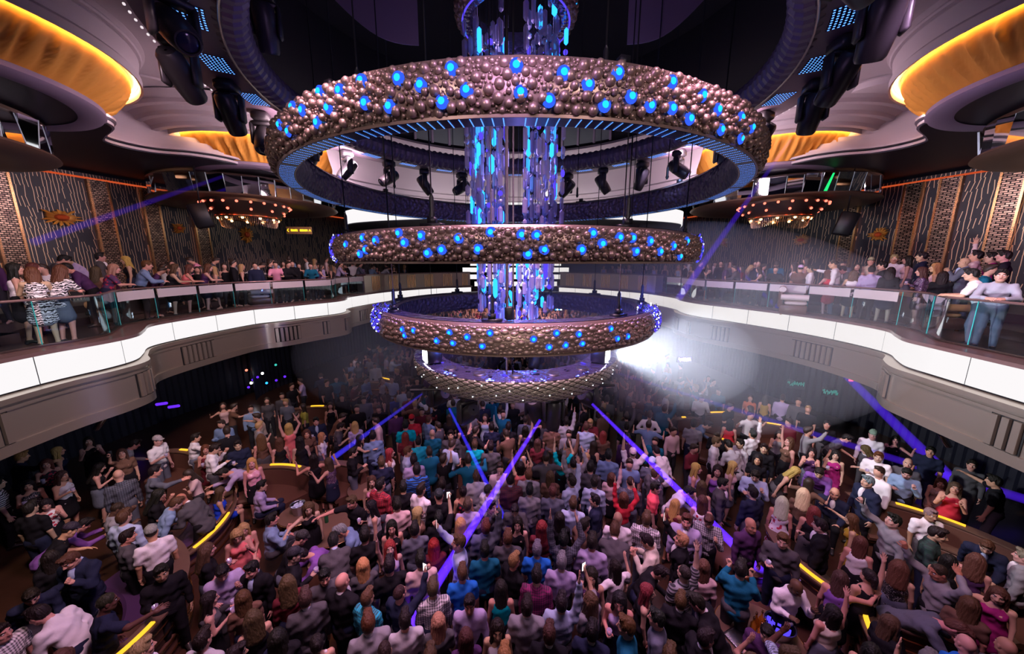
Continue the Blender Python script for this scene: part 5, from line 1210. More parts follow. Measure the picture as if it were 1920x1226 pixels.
# ================================================================ who stands where
FLOOR = """41 856 m y Lnavy reach R|109 846 f B Knavy stand R|166 827 f l Kblack face F|228 850 f L Tbrown phone F|252 833 m s Lgrey lean R|296 826 m C Twhite hold FR|367 820 m s Lwhite reach R|386 843 f L Dmaroon hold F|402 840 m s Lwhite both R|444 836 m s Lnavy hold F|467 866 f B Kpink^ stand F|440 891 f l Dblack sit F|414 922 f L Droyal sit R|490 909 m s Llilac sit R|86 870 f w Kblack* hold F|116 891 f L Kwhite hold FR|56 909 f l Kblack^ hold F|9 905 m s Twhite= stand R|172 880 f l Kblack both R|222 891 m b Lslate# stand B|291 883 m s Lslate reach R|410 888 m s Llilac bend L|58 952 m s Tblack stand BR|86 946 f l Kwhite* both F|132 992 m c Tblack lean R|159 984 m s Lpurple bend R|220 954 m z Tgrey both R d|257 957 m S Llblue stand BR|311 952 m S Ldenim lean R|341 936 m b Jdgrey lean BL t|298 929 f l Tblack both R|275 999 m C Twhite stand B|212 1019 m s Ldgrey hold R|167 1035 m S Jnavy both FL @looking_down_by_the_booth|305 1072 m s Lblack hold F t|166 1138 m z Tnavy reach R d|60 1118 m s Lnavy lean F|92 1160 m s Lwhite lean BL|99 1045 f l Lblack stand B|387 1032 f w Tblack hold R|444 1005 f B Dcoral both F|460 992 f B Dcoral sit F|414 1078 m s Llilac both F|480 1072 m s Jblack hold FL|397 1118 f l Kdgrey hold R|464 1118 f L Tbrown stand B|457 1158 f w Kblack stand B|407 1187 m s Llgrey stand BR|132 1217 f w Kmaroon hold F|
506 974 m s Ldenim sitdrink R|578 953 f w Kblack reach F|682 940 m S Tblack reach FL|700 953 f l Ksilver^ hold L|642 990 m g Lsteel lean L|631 1012 m s Jdgrey lean B|560 1017 m c Tblack lean R|546 1040 m c Lblack hold R|585 1046 m s Lpurple bend L|557 1086 f w Lmaroon stand B|607 1075 m s Tdgrey hold F|613 1123 m S Jdgrey stand B|640 1110 m b Jblack stand BR|686 1113 m S Lcyan# stand BR|687 1155 m S Jgrey stand B|703 1065 f B Tdgrey stand B|722 1086 m s Tblack stand B|748 1107 m z Lnavy phone BR|820 1099 m S Lwhite# stand B|791 1160 m s Llgrey stand B|738 1182 m z Kwhite stand B|871 1105 m S Tblue stand B|876 1057 m s Tpetrol stand B|839 1006 m S Llblue phone L|796 1054 m s Lblush stand B|815 1025 f R Tmaroon stand B|778 1006 m s Lslate stand B|724 1033 f R Klilac up1 F|703 998 m s Tblack stand B|743 956 m s Lblush stand B|740 982 f l Kblack stand F|770 972 f B Kbrown stand R|724 913 m s Lred# stand BR|754 913 m s Tblack stand B|799 940 m c Lblack stand B|829 969 m s Tblack phone B|876 950 m S Llilac stand B|881 988 m S Jslate up1 B|863 990 f B Tdgrey stand B|817 916 m s Jblack stand B|786 921 m s Twhite stand BR|868 921 f n Kblack* stand B|849 1177 f B Tdgrey stand B|847 1204 m S Ldgrey stand B|895 1182 f l Kwhite stand F|597 1206 f n Kwhite stand B|639 1200 m s Jblack stand BR|844 1150 f L Lplum stand B|549 1166 f l Jblack stand B|505 1190 m s Ldgrey hold R|
890 833 m S Tteal stand B|920 837 m s Ldgrey stand B|976 873 f l Kcoral up2 B|999 890 m S Jgrey stand B|893 893 m S Jlgrey stand B|916 918 m z Lwhite up1 BR|925 951 m s Ldgrey phone FR|997 925 m s Lgrey stand B|1032 926 m S Lslate stand B|972 953 m s Ldgrey both F|1027 893 f L Tbrown stand B|1065 949 m S Llblue stand B|1105 939 m s Jnavy stand L|1065 856 f l Tteal up2 B|1082 868 m s Lgrey up2 B|1070 900 m s Llblue up1 BL|1112 873 m s Ldgrey stand B|1112 901 m s Llblue stand B|1141 853 m s Lsteel stand B|1145 899 f L Lblush up1 B|1181 899 m z Lslate# stand B|1211 909 m s Tneon stand R|1171 929 f L Lred up2 B|1237 893 m S Jdgrey stand BR|1280 916 m s Lwhite lean R|1320 913 f L Kblush^ stand B|992 988 f l Kblack stand F|1019 986 f R Lmaroon stand B|1055 986 f l Lblack stand B|1095 999 m s Lbrown stand BR|1131 995 m S Jdgrey lean B|1214 982 m S Lwhite# stand B|1204 1019 m s Lcream both L|953 1012 m S Ldgrey stand B|999 1037 m g Tblue stand B|976 1075 m y Tblack stand BR|1065 1040 m s Lslate# up2 B|1112 1039 m s Llilac stand B|1115 1077 f l Kplum stand F|1158 1072 f l Twhite dance BL|1194 1095 f R Dblack stand R|1261 1105 m S Jblack stand B|1208 1140 m s Lslate stand L|1168 1134 f l Klilac hold F|1155 1168 m S Tpetrol stand L|1115 1171 m s Jnavy stand B|1078 1135 f w Tgrey phone BL|1029 1127 m s Llblue up1 B|1029 1163 m S Jblack stand B|1035 1092 m s Lmagenta# stand B|1039 1064 m g Tlilac stand B|989 1118 m s Jgrey stand B|953 1102 f l Kteal stand B|910 1131 m s Llilac stand F t|946 1194 m y Tdgrey stand B|976 1199 m S Llblue stand B|893 1212 f l Tblack stand R|1161 1214 f B Kblack stand B|1290 1026 f y Jblack phone L|1300 1077 m z Tgrey= up1 BL|1294 1130 m s Jblack lean L|1234 1085 m s Lblack lean R|1327 972 m S Llgrey# both F|1320 1172 m s Jblack stand BR|1060 1210 m s Ldgrey stand B|1240 1190 m S Jblack stand B|
1329 879 f l Kpurple stand F|1368 876 f B Kblush stand R|1319 940 f L Kwhite* stand B|1352 908 m s Jdgrey stand R|1416 892 m s Llblue both F|1413 923 m s Lnavy stand BL|1468 879 f B Kblack lean R|1536 886 m s Lpurple lean F|1507 925 f P Tbrown stand B|1478 944 f P Dwhite* stand B|1513 956 f R Kblack stand B|1568 926 m b Jnavy sit F|1623 902 m g Jnavy stand FL|1654 858 m S Twhite hold F|1700 886 m s Ldenim both F|1762 899 f L Dbronze^ sit F|1791 915 f L Dred face F|1863 902 m s Tblack reach L|1813 870 m s Ldgrey stand F|1410 986 m b Lplum stand FR t|1465 1012 m S Ldgrey hold F|1549 989 m s Jblack hold L|1607 976 f L Dmustard reach L|1671 976 m s Lgrey phone FL|1629 1028 f L Kwhite stand B|1749 999 m s Lgreen# hold R|1684 1058 f w Kblack^ stand B|1755 1079 m z Lgrey behind FL t|1642 1086 f p Kblack up1 BL|1584 1083 f L Kpurple reach B|1361 1063 m s Lpetrol face B|1516 1118 m b Lwhite both FR d|1549 1142 f l Kcream up1 BL|1762 1163 m S Tslate bend R|1797 1112 f L Tbrown stand B|1842 1102 f L Dmagenta reach F|1804 1070 f l Kblack stand B|1830 1050 f w Kplum stand B|1855 1028 m S Jnavy lean F|1910 1138 m s Tblack lean L|1830 1208 m b Lblue stand BL|1865 1212 m b Ldgrey stand BL t|1913 1041 m g Jgrey stand L|1310 1073 f L Lblush stand B|1716 1214 m g Ldgrey stand B|1430 1180 m s Tplum sit F|1620 1205 f l Kplum up1 B|1690 1190 f L Tblack stand BR|
567 763 f L Tolive stand L|619 761 f L Kblack stand F|601 787 m s Jnavy hold F|641 745 m s Lblack stand F|682 750 m s Jslate hold F|703 748 f L Dbronze^ sit F|742 746 m b Lroyal sit F|718 746 f l Kblack stand L|802 750 m s Twhite up2 F|815 763 m s Jblack stand BL|669 766 m b Tblack stand F|635 784 m s Tbrown lean R|525 743 m c Ldgrey# stand F|504 750 f L Tdgrey stand F|470 766 m s Ldenim stand F|418 761 f L Kblush dance F|439 763 m s Tbrown reach R|481 782 m s Tbeige reach L|541 800 f B Dcoral up2 B|489 821 f w Kbrown stand B|523 828 f L Kblack stand B|562 826 f l Dblack stand B|575 813 f L Tbrown stand F|604 818 f B Twhite stand R|640 800 m s Tdgrey both R|664 797 f B Tlilac stand B|679 823 f l Dblack reach R|695 816 m s Lsteel stand B|763 795 m s Tteal stand B|778 787 m r Tred stand B|797 787 m S Lsteel stand BR|765 818 f R Tmaroon stand B|786 823 m s Tcyan stand B|804 816 m b Tpetrol stand B|765 846 m S Llblue stand R|731 850 f R Kwhite stand R|716 865 m S Tnavy stand B|776 863 m s Llilac stand B|773 888 m s Lblue= stand B|593 860 f l Kblack dance B|617 863 f L Kplum^ dance BL|697 902 f L Kpink stand F|655 850 m s Lblack hold R|
737 672 m s Llblue reach R|750 669 f L Kbrown up2 F|761 664 m y Tbeige up2 F|671 683 f l Tdgrey stand F|703 685 m s Jlgrey stand F|750 703 f L Kplum sit F|782 714 m s Tblack stand F|
1407 746 f L Torange stand F|1447 748 f w Kmustard stand B|1467 748 m s Llilac stand B|1491 752 m s Ldgrey stand F|1509 764 m y Tblack stand F|1551 796 m s Tblack stand F|1218 778 m s Lwhite hips B|1272 796 f l Kplum dance L|1292 792 m s Tgrey stand B|1326 796 m s Lsteel lean R|1369 792 f l Dred stand B|1347 829 m S Lwhite stand R|1371 833 m s Llgrey lean BL|1391 835 m s Llgrey stand FL|1411 813 m s Lwhite up1 BL|1427 839 m s Lblack stand F|1435 863 f l Tblack stand F|1483 829 f L Kbrown up1 FL|1519 847 f l Kplum face F|1567 853 f l Dmagenta hold F|1587 821 m s Tdgrey lean R|1637 815 m C Lwhite stand F|1679 825 f l Kblack dance F|1623 843 f L Tplum lean L|1695 868 m b Tdgrey stand F|1756 853 m s Tnavy stand F|1230 845 m s Lwhite lean BL|1330 879 f B Klilac stand R|1175 800 m s Tblack stand B|1100 800 m S Llblue stand B|1062 790 m s Llgrey up1 B|1035 800 m s Tbrown stand B|1008 830 f L Tmaroon stand B|950 800 m s Lblack stand B|985 805 f l Kplum up1 B|925 800 m s Lnavy stand B|870 800 f l Kblack phone B|845 815 m s Ldgrey stand F|1190 850 m W Twhite up2 B|1220 868 m W Tslate stand B|1130 815 f R Tbrown stand B"""
COLS['orange'] = (.55, .14, .05)
BALL = """20 480 f l Kwhite stand R 1.5|60 512 f L Dwhite~ rail B .75|110 508 f w Twhite~ rail BR .7|56 478 f L Kblack stand R 1.7|102 468 m s Ldgrey lean R 2.3|129 460 m s Llilac lean L 2.6|183 465 m s Jdgrey stand R 2.8|136 497 m s Lplum lean L 1.5|180 508 f w Dbrown stand BR 1.3|206 500 f B Tplum* rail R .9|235 478 f B Kblack hold L 2.2|267 488 m S Lsteel rail R .75|322 497 f L Dblack rail R .8|351 503 f L Kcoral rail R .75|363 480 m s Lpink lean L 2.6|370 506 f n Tblack stand F 1.5|386 501 f L Kplum rail R .8|397 480 m s Ldgrey lean R 2.5|420 496 f L Kblack hold F 1.6|436 490 m s Jblack stand R 1.4|453 501 f B Kblack stand R 1.3|478 498 m s Jnavy stand F .9|480 475 m b Lwhite bend R 2.6|504 480 m s Jblack stand R 1.6|516 493 m s Tpink rail F .8|538 496 m s Jblack rail FR .75|548 494 m s Jblack stand F 1.4|582 498 m s Lpetrol rail F .8|600 501 f L Kplum^ rail R .8|619 501 f w Kblack^ stand L .9|573 477 m S Lwhite stand L 2.4|589 480 f P Kcream stand R 2.2|540 475 m s Tsteel stand B 2.5|559 483 f l Kblack hold F 1.8|611 480 m s Lblush stand R 2.2|637 493 m s Llilac rail R .8|660 492 m s Lwhite stand B 1.5|674 496 m s Lslate rail R .8|697 501 m s Ldenim rail BR .75|707 505 f l Kplum rail F .75|726 500 m s Lwhite bend R 1.2|739 507 f l Kblack rail F .75"""
BALR = """1314 487 m s Lblack stand R 1.4|1332 488 f l Kblack face L 1.0|1353 485 m s Lblack stand F 1.8|1364 488 f n Tplum stand R 1.3|1380 503 m b Jdgrey rail L .9|1392 503 f R Tmaroon stand L 1.1|1404 488 f P Kbeige lean R 1.6|1423 487 m s Lnavy stand F 1.9|1426 506 f l Kblack rail L .8|1454 509 m s Lblack rail F .75|1457 488 m S Tpetrol stand B 1.9|1491 490 f l Kwhite= stand L 1.9|1501 506 m W Tbrown stand B 1.2|1520 506 m s Lwhite stand L 1.1|1512 490 f L Kblush stand L 2.1|1566 493 m z Lwhite reach L .9|1553 522 f L Dred rail BL .75|1587 506 m s Jdgrey lean L 1.3|1608 498 f l Kblack stand F 1.9|1600 517 f w Kwhite rail B .75|1634 509 m s Llilac stand B .9|1633 490 m C Tbeige stand F 2.2|1656 498 m s Lblack stand L 1.9|1670 509 f l Lblack stand B .8|1677 485 m y Lwhite hold F 2.4|1704 483 f l Kblush stand L 2.5|1730 480 m s Lnavy stand L 2.3|1730 509 f L Lplum^ hold L 1.2|1757 496 f B Kblush stand L 1.9|1767 522 f l Lblack stand B 1.0|1809 493 m b Jslate face L 2.0|1831 474 m s Lblush up1 L 2.7|1861 483 m s Lmagenta stand L 2.6|1884 480 m s Lblack stand L 2.3|1830 519 m s Twhite rail L .72|1877 519 m s Lmist rail F .72"""
cand = []; rnd = random.Random(5)
for tok in FLOOR.replace('\n', '').split('|'):
    if not tok.strip(): continue
    e = parse(tok); sc = (1.0 if e['g'] == 'm' else .945)*rnd.uniform(.96, 1.04); J = skel(e['g'], e['pose']); hz = J['head'][2]*sc
    lift = 0.
    if e['pose'].startswith('sit'): lift = .0
    p = atz(e['px'], e['py'], hz+lift); e['sc'] = sc; e['loc'] = [p[0], p[1], lift]; hx = J['head'][1]*sc
    rz = FACE[e['face']]-math.atan2(p[0], p[1]); e['rz'] = rz; e['loc'][0] += math.sin(rz)*hx; e['loc'][1] -= math.cos(rz)*hx; e['zone'] = 'floor'; cand.append(e)
# the rest of the crowd, filling the gaps of the dance floor
tops = ['black', 'black', 'dgrey', 'navy', 'black', 'slate', 'plum', 'maroon', 'grey', 'brown', 'lblue', 'lilac', 'white', 'steel', 'dgrey', 'petrol', 'blush', 'black']
tries = 0; fill = []
def floor_ok(x, y):
    for (bx, by, br) in BOOTHZ:
        if (x-bx)**2+(y-by)**2 < br*br: return False
    if y < 2.6 or y > 19.6: return False
    if x < 0: return x > -8.6-.02*y if y < 14 else x > -8.2
    return x < 8.4+.02*y if y < 14 else x < 8.
while tries < 30000 and len(fill) < 330:
    tries += 1
    y = 2.7+23.*rnd.random()**1.15; x = rnd.uniform(-11.5, 11.3)
    if not floor_ok(x, y): continue
    dmin = .52 if abs(x-.1) < 3.4 else .66
    if abs(x) > 6 and y < 7.5: dmin = .72
    if any((q['loc'][0]-x)**2+(q['loc'][1]-y)**2 < dmin**2 for q in cand) or any((q['loc'][0]-x)**2+(q['loc'][1]-y)**2 < dmin**2 for q in fill): continue
    g = rnd.choice('mmf'); hair = rnd.choice('sssSSzybg' if g == 'm' else 'llLLwBnpl'); kind = rnd.choice('LLLTTJ' if g == 'm' else 'KKKTDD')
    mid = abs(x) < 4
    face = rnd.choice(['B', 'B', 'B', 'BR', 'BL', 'F'] if mid else ['B', 'F', 'L', 'R', 'FL', 'FR'])
    e = dict(px=x*100, py=y*100, g=g, hair=hair, top='', pose=rnd.choice(['stand', 'stand', 'hold', 'stand', 'both', 'dance', 'up1' if mid else 'hold', 'phone' if y > 9 else 'stand']), face=face, skin=rnd.choice('wwwtwd'), bot=None, kind=kind, col=rnd.choice(tops), pat=rnd.choice([None]*7+['#' if g == 'm' else '^']), sc=(1. if g == 'm' else .945)*rnd.uniform(.95, 1.04), loc=[x, y, 0], zone='floor')
    e['rz'] = FACE[face]-math.atan2(x, y)+rnd.uniform(-.3, .3); fill.append(e)
cand += fill
for it in range(12):                              # nudge apart those who would share one spot
    for i, a in enumerate(cand):
        for b in cand[i+1:]:
            dx, dy = b['loc'][0]-a['loc'][0], b['loc'][1]-a['loc'][1]; d2 = dx*dx+dy*dy
            m = .50
            if d2 < m*m:
                d = math.sqrt(d2)+1e-4; k = .4*(m-d)/d; a['loc'][0] -= dx*k; a['loc'][1] -= dy*k; b['loc'][0] += dx*k; b['loc'][1] += dy*k
# balcony guests: placed on the deck, some distance behind the edge
for P, txt in ((LP, BALL), (RP, BALR)):
    s = side_of(P)
    for tok in txt.split('|'):
        f = tok.split(); off = float(f[-1]) if f[-1].replace('.', '').isdigit() else float(f[-2]); tk = ' '.join(x for x in f if x != f[-1]); e = parse(tk); d = ray(e['px'], e['py'])
        O_ = offset_path(P, s*off); best = None
        for a, b in zip(O_, O_[1:]):
            ed = b-a; den = d[0]*ed.y-d[1]*ed.x
            if abs(den) < 1e-9: continue
            t = (a.x*ed.y-a.y*ed.x)/den; w = (a.x*d[1]-a.y*d[0])/den
            if t > 0 and -.02 <= w <= 1.02 and (best is None or t < best): best = t
        if best is None: continue
        x, y, zh = d[0]*best, d[1]*best, EYE+d[2]*best
        base = DECK+(.0 if off < 2. else .22 if off < 3.2 else .45); J = skel(e['g'], e['pose'])
        sc = (zh-base)/J['head'][2]; lim = (.97, 1.08) if e['g'] == 'm' else (.90, 1.02); sc = min(max(sc, lim[0]), lim[1])
        e['sc'] = sc; e['rz'] = FACE[e['face']]-math.atan2(x, y); hx = J['head'][1]*sc
        e['loc'] = [x+math.sin(e['rz'])*hx*.6, y-math.cos(e['rz'])*hx*.6, base]; e['zone'] = 'balcony'; cand.append(e)
# back rows on the balconies
for P in (LP, RP):
    s = side_of(P)
    for row, step, jit in ((1.25, .62, .2), (1.9, .75, .25), (2.7, .8, .3)):
        for p in resample(offset_path(P, s*row), step):
            if p.y < 8 or p.y > 24.5: continue
            x, y = p.x+rnd.uniform(-jit, jit), p.y+rnd.uniform(-jit, jit)
            if any((q['loc'][0]-x)**2+(q['loc'][1]-y)**2 < .5**2 for q in cand): continue
            if rnd.random() < .25: continue
            g = rnd.choice('mf'); e = dict(px=x*100, py=y*100, g=g, hair=rnd.choice('ssSz' if g == 'm' else 'lLwB'), pose=rnd.choice(['stand', 'hold', 'lean' if g == 'm' else 'stand']), face='F', skin='w', bot=None, kind=rnd.choice('LJ' if g == 'm' else 'KD'), col=rnd.choice(tops), pat=None, sc=(1. if g == 'm' else .945), loc=[x, y, DECK+(.0 if row < 2 else .22)], zone='balcony', top='')
            e['rz'] = rnd.choice([PI/2, -PI/2, PI, PI*.8])-math.atan2(x, y); cand.append(e)
# the stage-side crowd far away, a dense field of raised hands
for i in range(150):
    x, y = rnd.uniform(-5.5, 5.7), rnd.uniform(19.5, 26.8)
    g = rnd.choice('mf'); cand.append(dict(px=x*100, py=y*100, g=g, hair=rnd.choice('sS' if g == 'm' else 'lLB'), pose=rnd.choice(['up2', 'up1', 'stand', 'dance']), face='B', skin='w', bot=None, kind=rnd.choice('TK'), col=rnd.choice(tops+['blush', 'pink', 'blush']), pat=None, sc=.98, loc=[x, max(20.6, y), 1.4], zone='floor', rz=rnd.uniform(-.4, .4)+(PI if i % 3 == 0 else 0), top=''))
def depth(e): x, y, z = e['loc']; return y*CP-(z+1.-EYE)*SP_
def in_frame(e):
    x, y, z = e['loc']; z += 1.55-EYE; d = y*CP-z*SP_; up = y*SP_+z*CP
    if d < .5: return False
    px, py = 960+FPX*x/d, 613-FPX*up/d; return -30 < px < 1950 and py < 1250
cand = [e for e in cand if in_frame(e)]
cand.sort(key=lambda e: depth(e)-(3. if 'where' in e or e.get('top') else 0.)-(2. if e['zone'] == 'balcony' and e.get('top') else 0))
NP_ = 315
near, far = cand[:NP_], cand[NP_:]
# ---- labels: look first, then the neighbour that tells them apart
def hairw(e): return HAIRS[e['hair']][2]
used = {}
for e in near:
    e['base'] = 'person in %s with %s, %s' % (topword(e), hairw(e), POSEW[e['pose']])
    if e['zone'] == 'balcony': e['base'] = e['base'].replace('person in', 'balcony guest in')
from collections import Counter
cnt = Counter(e['base'] for e in near); topc = Counter((topword(e), e['zone']) for e in near)
for e in near:
    if cnt[e['base']] == 1: e['label'] = e['base']; used[e['label']] = 1
for e in near:
    if 'label' in e: continue
    nb = sorted(near, key=lambda q: (q['loc'][0]-e['loc'][0])**2+(q['loc'][1]-e['loc'][1])**2)[1:40]
    for q in sorted(nb[:14], key=lambda q: topc[(topword(q), q['zone'])]):
        dy = q['loc'][1]-e['loc'][1]; dx = q['loc'][0]-e['loc'][0]
        rel = 'behind' if dy < -abs(dx) else 'in front of' if dy > abs(dx) else 'beside'
        who = 'balcony guest' if e['zone'] == 'balcony' else 'person'
        lab = '%s in %s, %s, %s the %s with %s' % (who, topword(e), hairw(e), rel, topword(q), hairw(q))
        if len(lab.replace('-', ' - ').split()) > 20 or len(lab.split()) > 16: lab = '%s in %s, %s, %s the %s' % (who, topword(e), hairw(e), rel, topword(q))
        if len(lab.split()) > 16: lab = '%s in %s, %s the %s' % (who, topword(e), rel, topword(q))
        if lab not in used: break
    if lab in used:
        for q in nb:
            lab = '%s in %s, %s, near the %s, %s' % (who, topword(e), POSEW[e['pose']], topword(q), POSEW[q['pose']])
            if lab not in used and len(lab.split()) <= 16: break
    used[lab] = 1; e['label'] = lab
for e in near:
    t = make_person(e, e['loc'], e['rz'], e['sc'], e['label'], 'guests on the dance floor' if e['zone'] == 'floor' else 'guests on the balconies'); e['obj'] = t
# ---- the far crowd, too small and too many to count: one mesh
fabs = sorted({e['col'] for e in far}); mats = []
for k in fabs: principled('far_'+k, COLS[k], .85, spec=.15); mats.append('far_'+k)
principled('far_skin', SKINS['w'], .5); principled('far_hair', (.03, .018, .012), .5); principled('far_hair_fair', (.4, .24, .1), .5); principled('far_dark', (.015, .015, .02), .8)
mats += ['far_skin', 'far_hair', 'far_hair_fair', 'far_dark']; base = {k: i for i, k in enumerate(mats)}
def arr(me):
    v = np.empty(len(me.vertices)*3, np.float32); me.vertices.foreach_get('co', v); q = np.empty(len(me.loops), np.int32); me.loops.foreach_get('vertex_index', q); return v.reshape(-1, 3), q.reshape(-1, 4)
hl = {}
for st in ('short', 'long'): v, q = hair_fields(st, .035).nets(); hl[st] = (v, q)
parts = []
for e in far:
    J = skel(e['g'], e['pose']); c, s_ = math.cos(e['rz']), math.sin(e['rz']); Rz = np.array(((c, -s_, 0), (s_, c, 0), (0, 0, 1)))*e['sc']; T = np.array(e['loc'])
    def put(v, q, m): parts.append((v@Rz.T+T, q, m))
    put(*arr(body_mesh(e['g'], e['pose'], True)), base['far_skin']); put(*arr(garment(KINDW[e['kind']][0], e['g'], e['pose'], True)), base['far_'+e['col']])
    if e['kind'] != 'D': put(*arr(garment('trousers', e['g'], e['pose'], True)), base['far_dark'])
    v, q = hl['short' if e['g'] == 'm' else 'long']; put(v@J['hm'].T+J['head'], q, base['far_hair_fair' if e['hair'] in 'ByP' else 'far_hair'])
if parts:
    o = bpy.data.objects.new('crowd', np_mesh('crowd', parts, mats)); COL.objects.link(o)
    tag(o, 'dense far crowd of small dim guests beyond the lowest ring and along the back of the balconies', 'crowd', kind='stuff')
# ================================================================ lights
def area(name, loc, size, col, power, target=None, shape='DISK', size_y=None, spread=PI):
    l = bpy.data.lights.new(name, 'AREA'); l.shape = shape; l.size = size; l.color = col; l.energy = power; l.spread = spread
    if size_y: l.size_y = size_y
    o = bpy.data.objects.new(name, l); COL.objects.link(o); o.location = loc
    d = Vector(target)-Vector(loc) if target is not None else Vector((0, 0, -1))
    o.rotation_euler = d.to_track_quat('-Z', 'Y').to_euler(); return o
def spot(name, loc, target, col, power, ang, blend=.5, rad=.08):
    l = bpy.data.lights.new(name, 'SPOT'); l.color = col; l.energy = power; l.spot_size = math.radians(ang); l.spot_blend = blend; l.shadow_soft_size = rad
    o = bpy.data.objects.new(name, l); COL.objects.link(o); o.location = loc
    o.rotation_euler = (Vector(target)-Vector(loc)).to_track_quat('-Z', 'Y').to_euler(); return o
def point(name, loc, col, power, rad=.15):
    l = bpy.data.lights.new(name, 'POINT'); l.color = col; l.energy = power; l.shadow_soft_size = rad
    o = bpy.data.objects.new(name, l); COL.objects.link(o); o.location = loc; return o
# wash of the lighting rig over the dance floor
spot('rig_wash', (0, 6.5, 9.2), (0, 6.5, 0), (1., .54, .84), 4200, 78, .9, 1.2)
spot('rig_wash', (-2.2, 3.6, 9.2), (-4.5, 6.0, 0), (1., .55, .76), 2300, 75, .9, .8)
spot('rig_wash', (2.2, 3.6, 9.2), (4.8, 6.0, 0), (1., .52, .84), 1800, 75, .9, .8)
spot('stage_wash', (0, 19., 8.2), (.2, 23.5, 0), (1., .60, .66), 6000, 85, .8, .8)
# front light on the chandelier and balconies, from the rig over the near balcony
spot('front_light', (-3., -1.0, 9.6), (0, 8, 6.6), (1., .78, .78), 640, 60, .8, .6)
spot('front_light', (3., -1.0, 9.6), (0, 8, 6.6), (1., .78, .78), 640, 60, .8, .6)
for s in (1, -1):
    X = lambda x, s=s: x if s > 0 else .18-x
    spot('balcony_wash', (X(-4.5), 4.2, 9.5), (X(-11.), 9.5, 5.), (1., .66, .78) if s > 0 else (.95, .60, 1.), 1500, 70, .9, .4)
    spot('balcony_wash', (X(-4.5), 12.5, 9.5), (X(-10.5), 16.5, 5.), (1., .66, .78) if s > 0 else (.8, .60, 1.), 1100, 70, .9, .4)
    spot('fascia_fill', (X(-4.8), 3.0, 9.5), (X(-9.2), 6.2, 3.5), (1., .78, .68), 1400, 60, .8, .25)  # added fill to brighten the fascia, no fixture modelled for it
    area('cove_uplight', (X(-5.6), 9.5, 9.75), 1.6, (1., .70, .78), 90, (X(-9.), 9.8, 11.3))
    area('cove_uplight', (X(-5.2), 11.6, 9.6), 1.6, (1., .74, .84), 260, (X(-9.), 13.5, 11.0))
    spot('cove_spot', (X(-9.7), 8.9, 9.9), (X(-10.9), 10.4, 10.4), (1., .78, .88), 60, 120, 1., .1)
    for (dx, dy, R, k_) in ((-11.3, 6.9, 2.5, 1.), (-9.85, 15., 2.45, .9)):
        pass
    for q in (6., 10., 14.):
        spot('wall_washer', (X(-14.3+.2*(q-6)), q, 9.5), (X(-16.3+.25*(q-6)), q+.4, 6.4), (1., .74, .58), 420 if s > 0 else 240, 85, .9)
area('back_cove', (0.09, 14.9, 9.15), 7., (1., .86, .90), 120, (.09, 18.2, 10.4), 'RECTANGLE', .4)
spot('wall_magenta', (11.5, 7.5, 9.3), (14.6, 9.0, 6.0), (1., .05, .75), 300, 50, .8)
spot('guest_magenta', (9.0, 6.0, 9.3), (12.6, 7.9, 6.2), (1., .05, .8), 420, 26, .8)
spot('guest_violet', (-8.0, 3.0, 9.3), (-11.3, 6.2, 6.1), (.45, .1, 1.), 420, 26, .8)
point('blue_core', (.09, 9., 6.2), (.3, .25, 1.), 30, .3); point('blue_core', (.09, 9., 8.9), (.35, .25, 1.), 40, .3); point('blue_core', (.09, 9., 4.9), (.15, .2, 1.), 40, .3)
spot('haze_blue', (4.5, 9.5, 9.3), (8.5, 14., 4.5), (.35, .5, 1.), 900, 80, 1., .3)
spot('low_fill', (0, 1.2, 5.2), (.09, 7., 3.8), (1., .86, .80), 260, 50, .8, .4)  # added low fill for the lowest ring, has no fixture
point('hose_fill', (0, 3.2, 8.6), (.75, .45, 1.), 90, .4)  # purple fill added to bring out the hose, hangs without a fixture
spot('void_fill', (0, 9., 11.), (0, 8.4, 14.), (.7, .5, 1.), 160, 150, 1., .3)  # fill added to lift the fabric sails out of the dark
for k in range(6):
    a = PI+PI*(k+.5)/6; point('ring_blue', (RC[0]+3.3*math.cos(a), RC[1]+3.3*math.sin(a), 5.75), (.10, .14, 1.), 16, .05); point('ring_blue', (RC[0]+2.3*math.cos(a), RC[1]+2.3*math.sin(a), 4.5), (.08, .16, 1.), 14, .05)
spot('crystal_light', (0, 2.5, 9.4), (.09, 9., 8.), (.85, .75, 1.), 170, 20, .8, .2)
# ================================================================ stage lights under the chandelier, beams, haze, small lights in the crowd
MATS_BEAM = {}
import bmesh
def outward(o):
    b = bmesh.new(); b.from_mesh(o.data); bmesh.ops.recalc_face_normals(b, faces=b.faces); b.to_mesh(o.data); b.free(); return o
lens_cy = MB().lathe((0, 0), [(.112, -.385), (.09, -.40), (.0, -.41)], 18).mesh('lens', 'crystal_lit')
low = [((-1.0, 7.3), .6, .9, None), ((.55, 7.55), -.5, .5, lens_cy), ((.95, 7.35), .2, .15, None), ((1.95, 8.2), -.9, 1.0, lens_cy), ((-1.9, 8.3), .9, 1.0, lens_cy), ((-.5, 10.2), .7, .6, None), ((.75, 10.2), -.6, -.6, None)]
lowl = ['dim moving head under the lowest ring before the dark gap at its dim side', 'moving head with cyan lens shooting the beam toward the front crowd', 'dark moving head pointing straight down under the lowest ring', 'moving head with cyan lens shooting the long beam over the light blue shirts', 'moving head with lens shooting the short violet beam over the far booths', 'dark moving head tilted inside the lowest ring beside the hanging rods', 'dark moving head leaning the other way inside the lowest ring']
for ((x, y), pan, tilt, ln), lab in zip(low, lowl):
    moving_head((x, y, 3.56 if y < 9.5 else 4.1), pan, tilt, False, lab, 'moving heads of the lowest ring', lens=ln)
mb = MB()
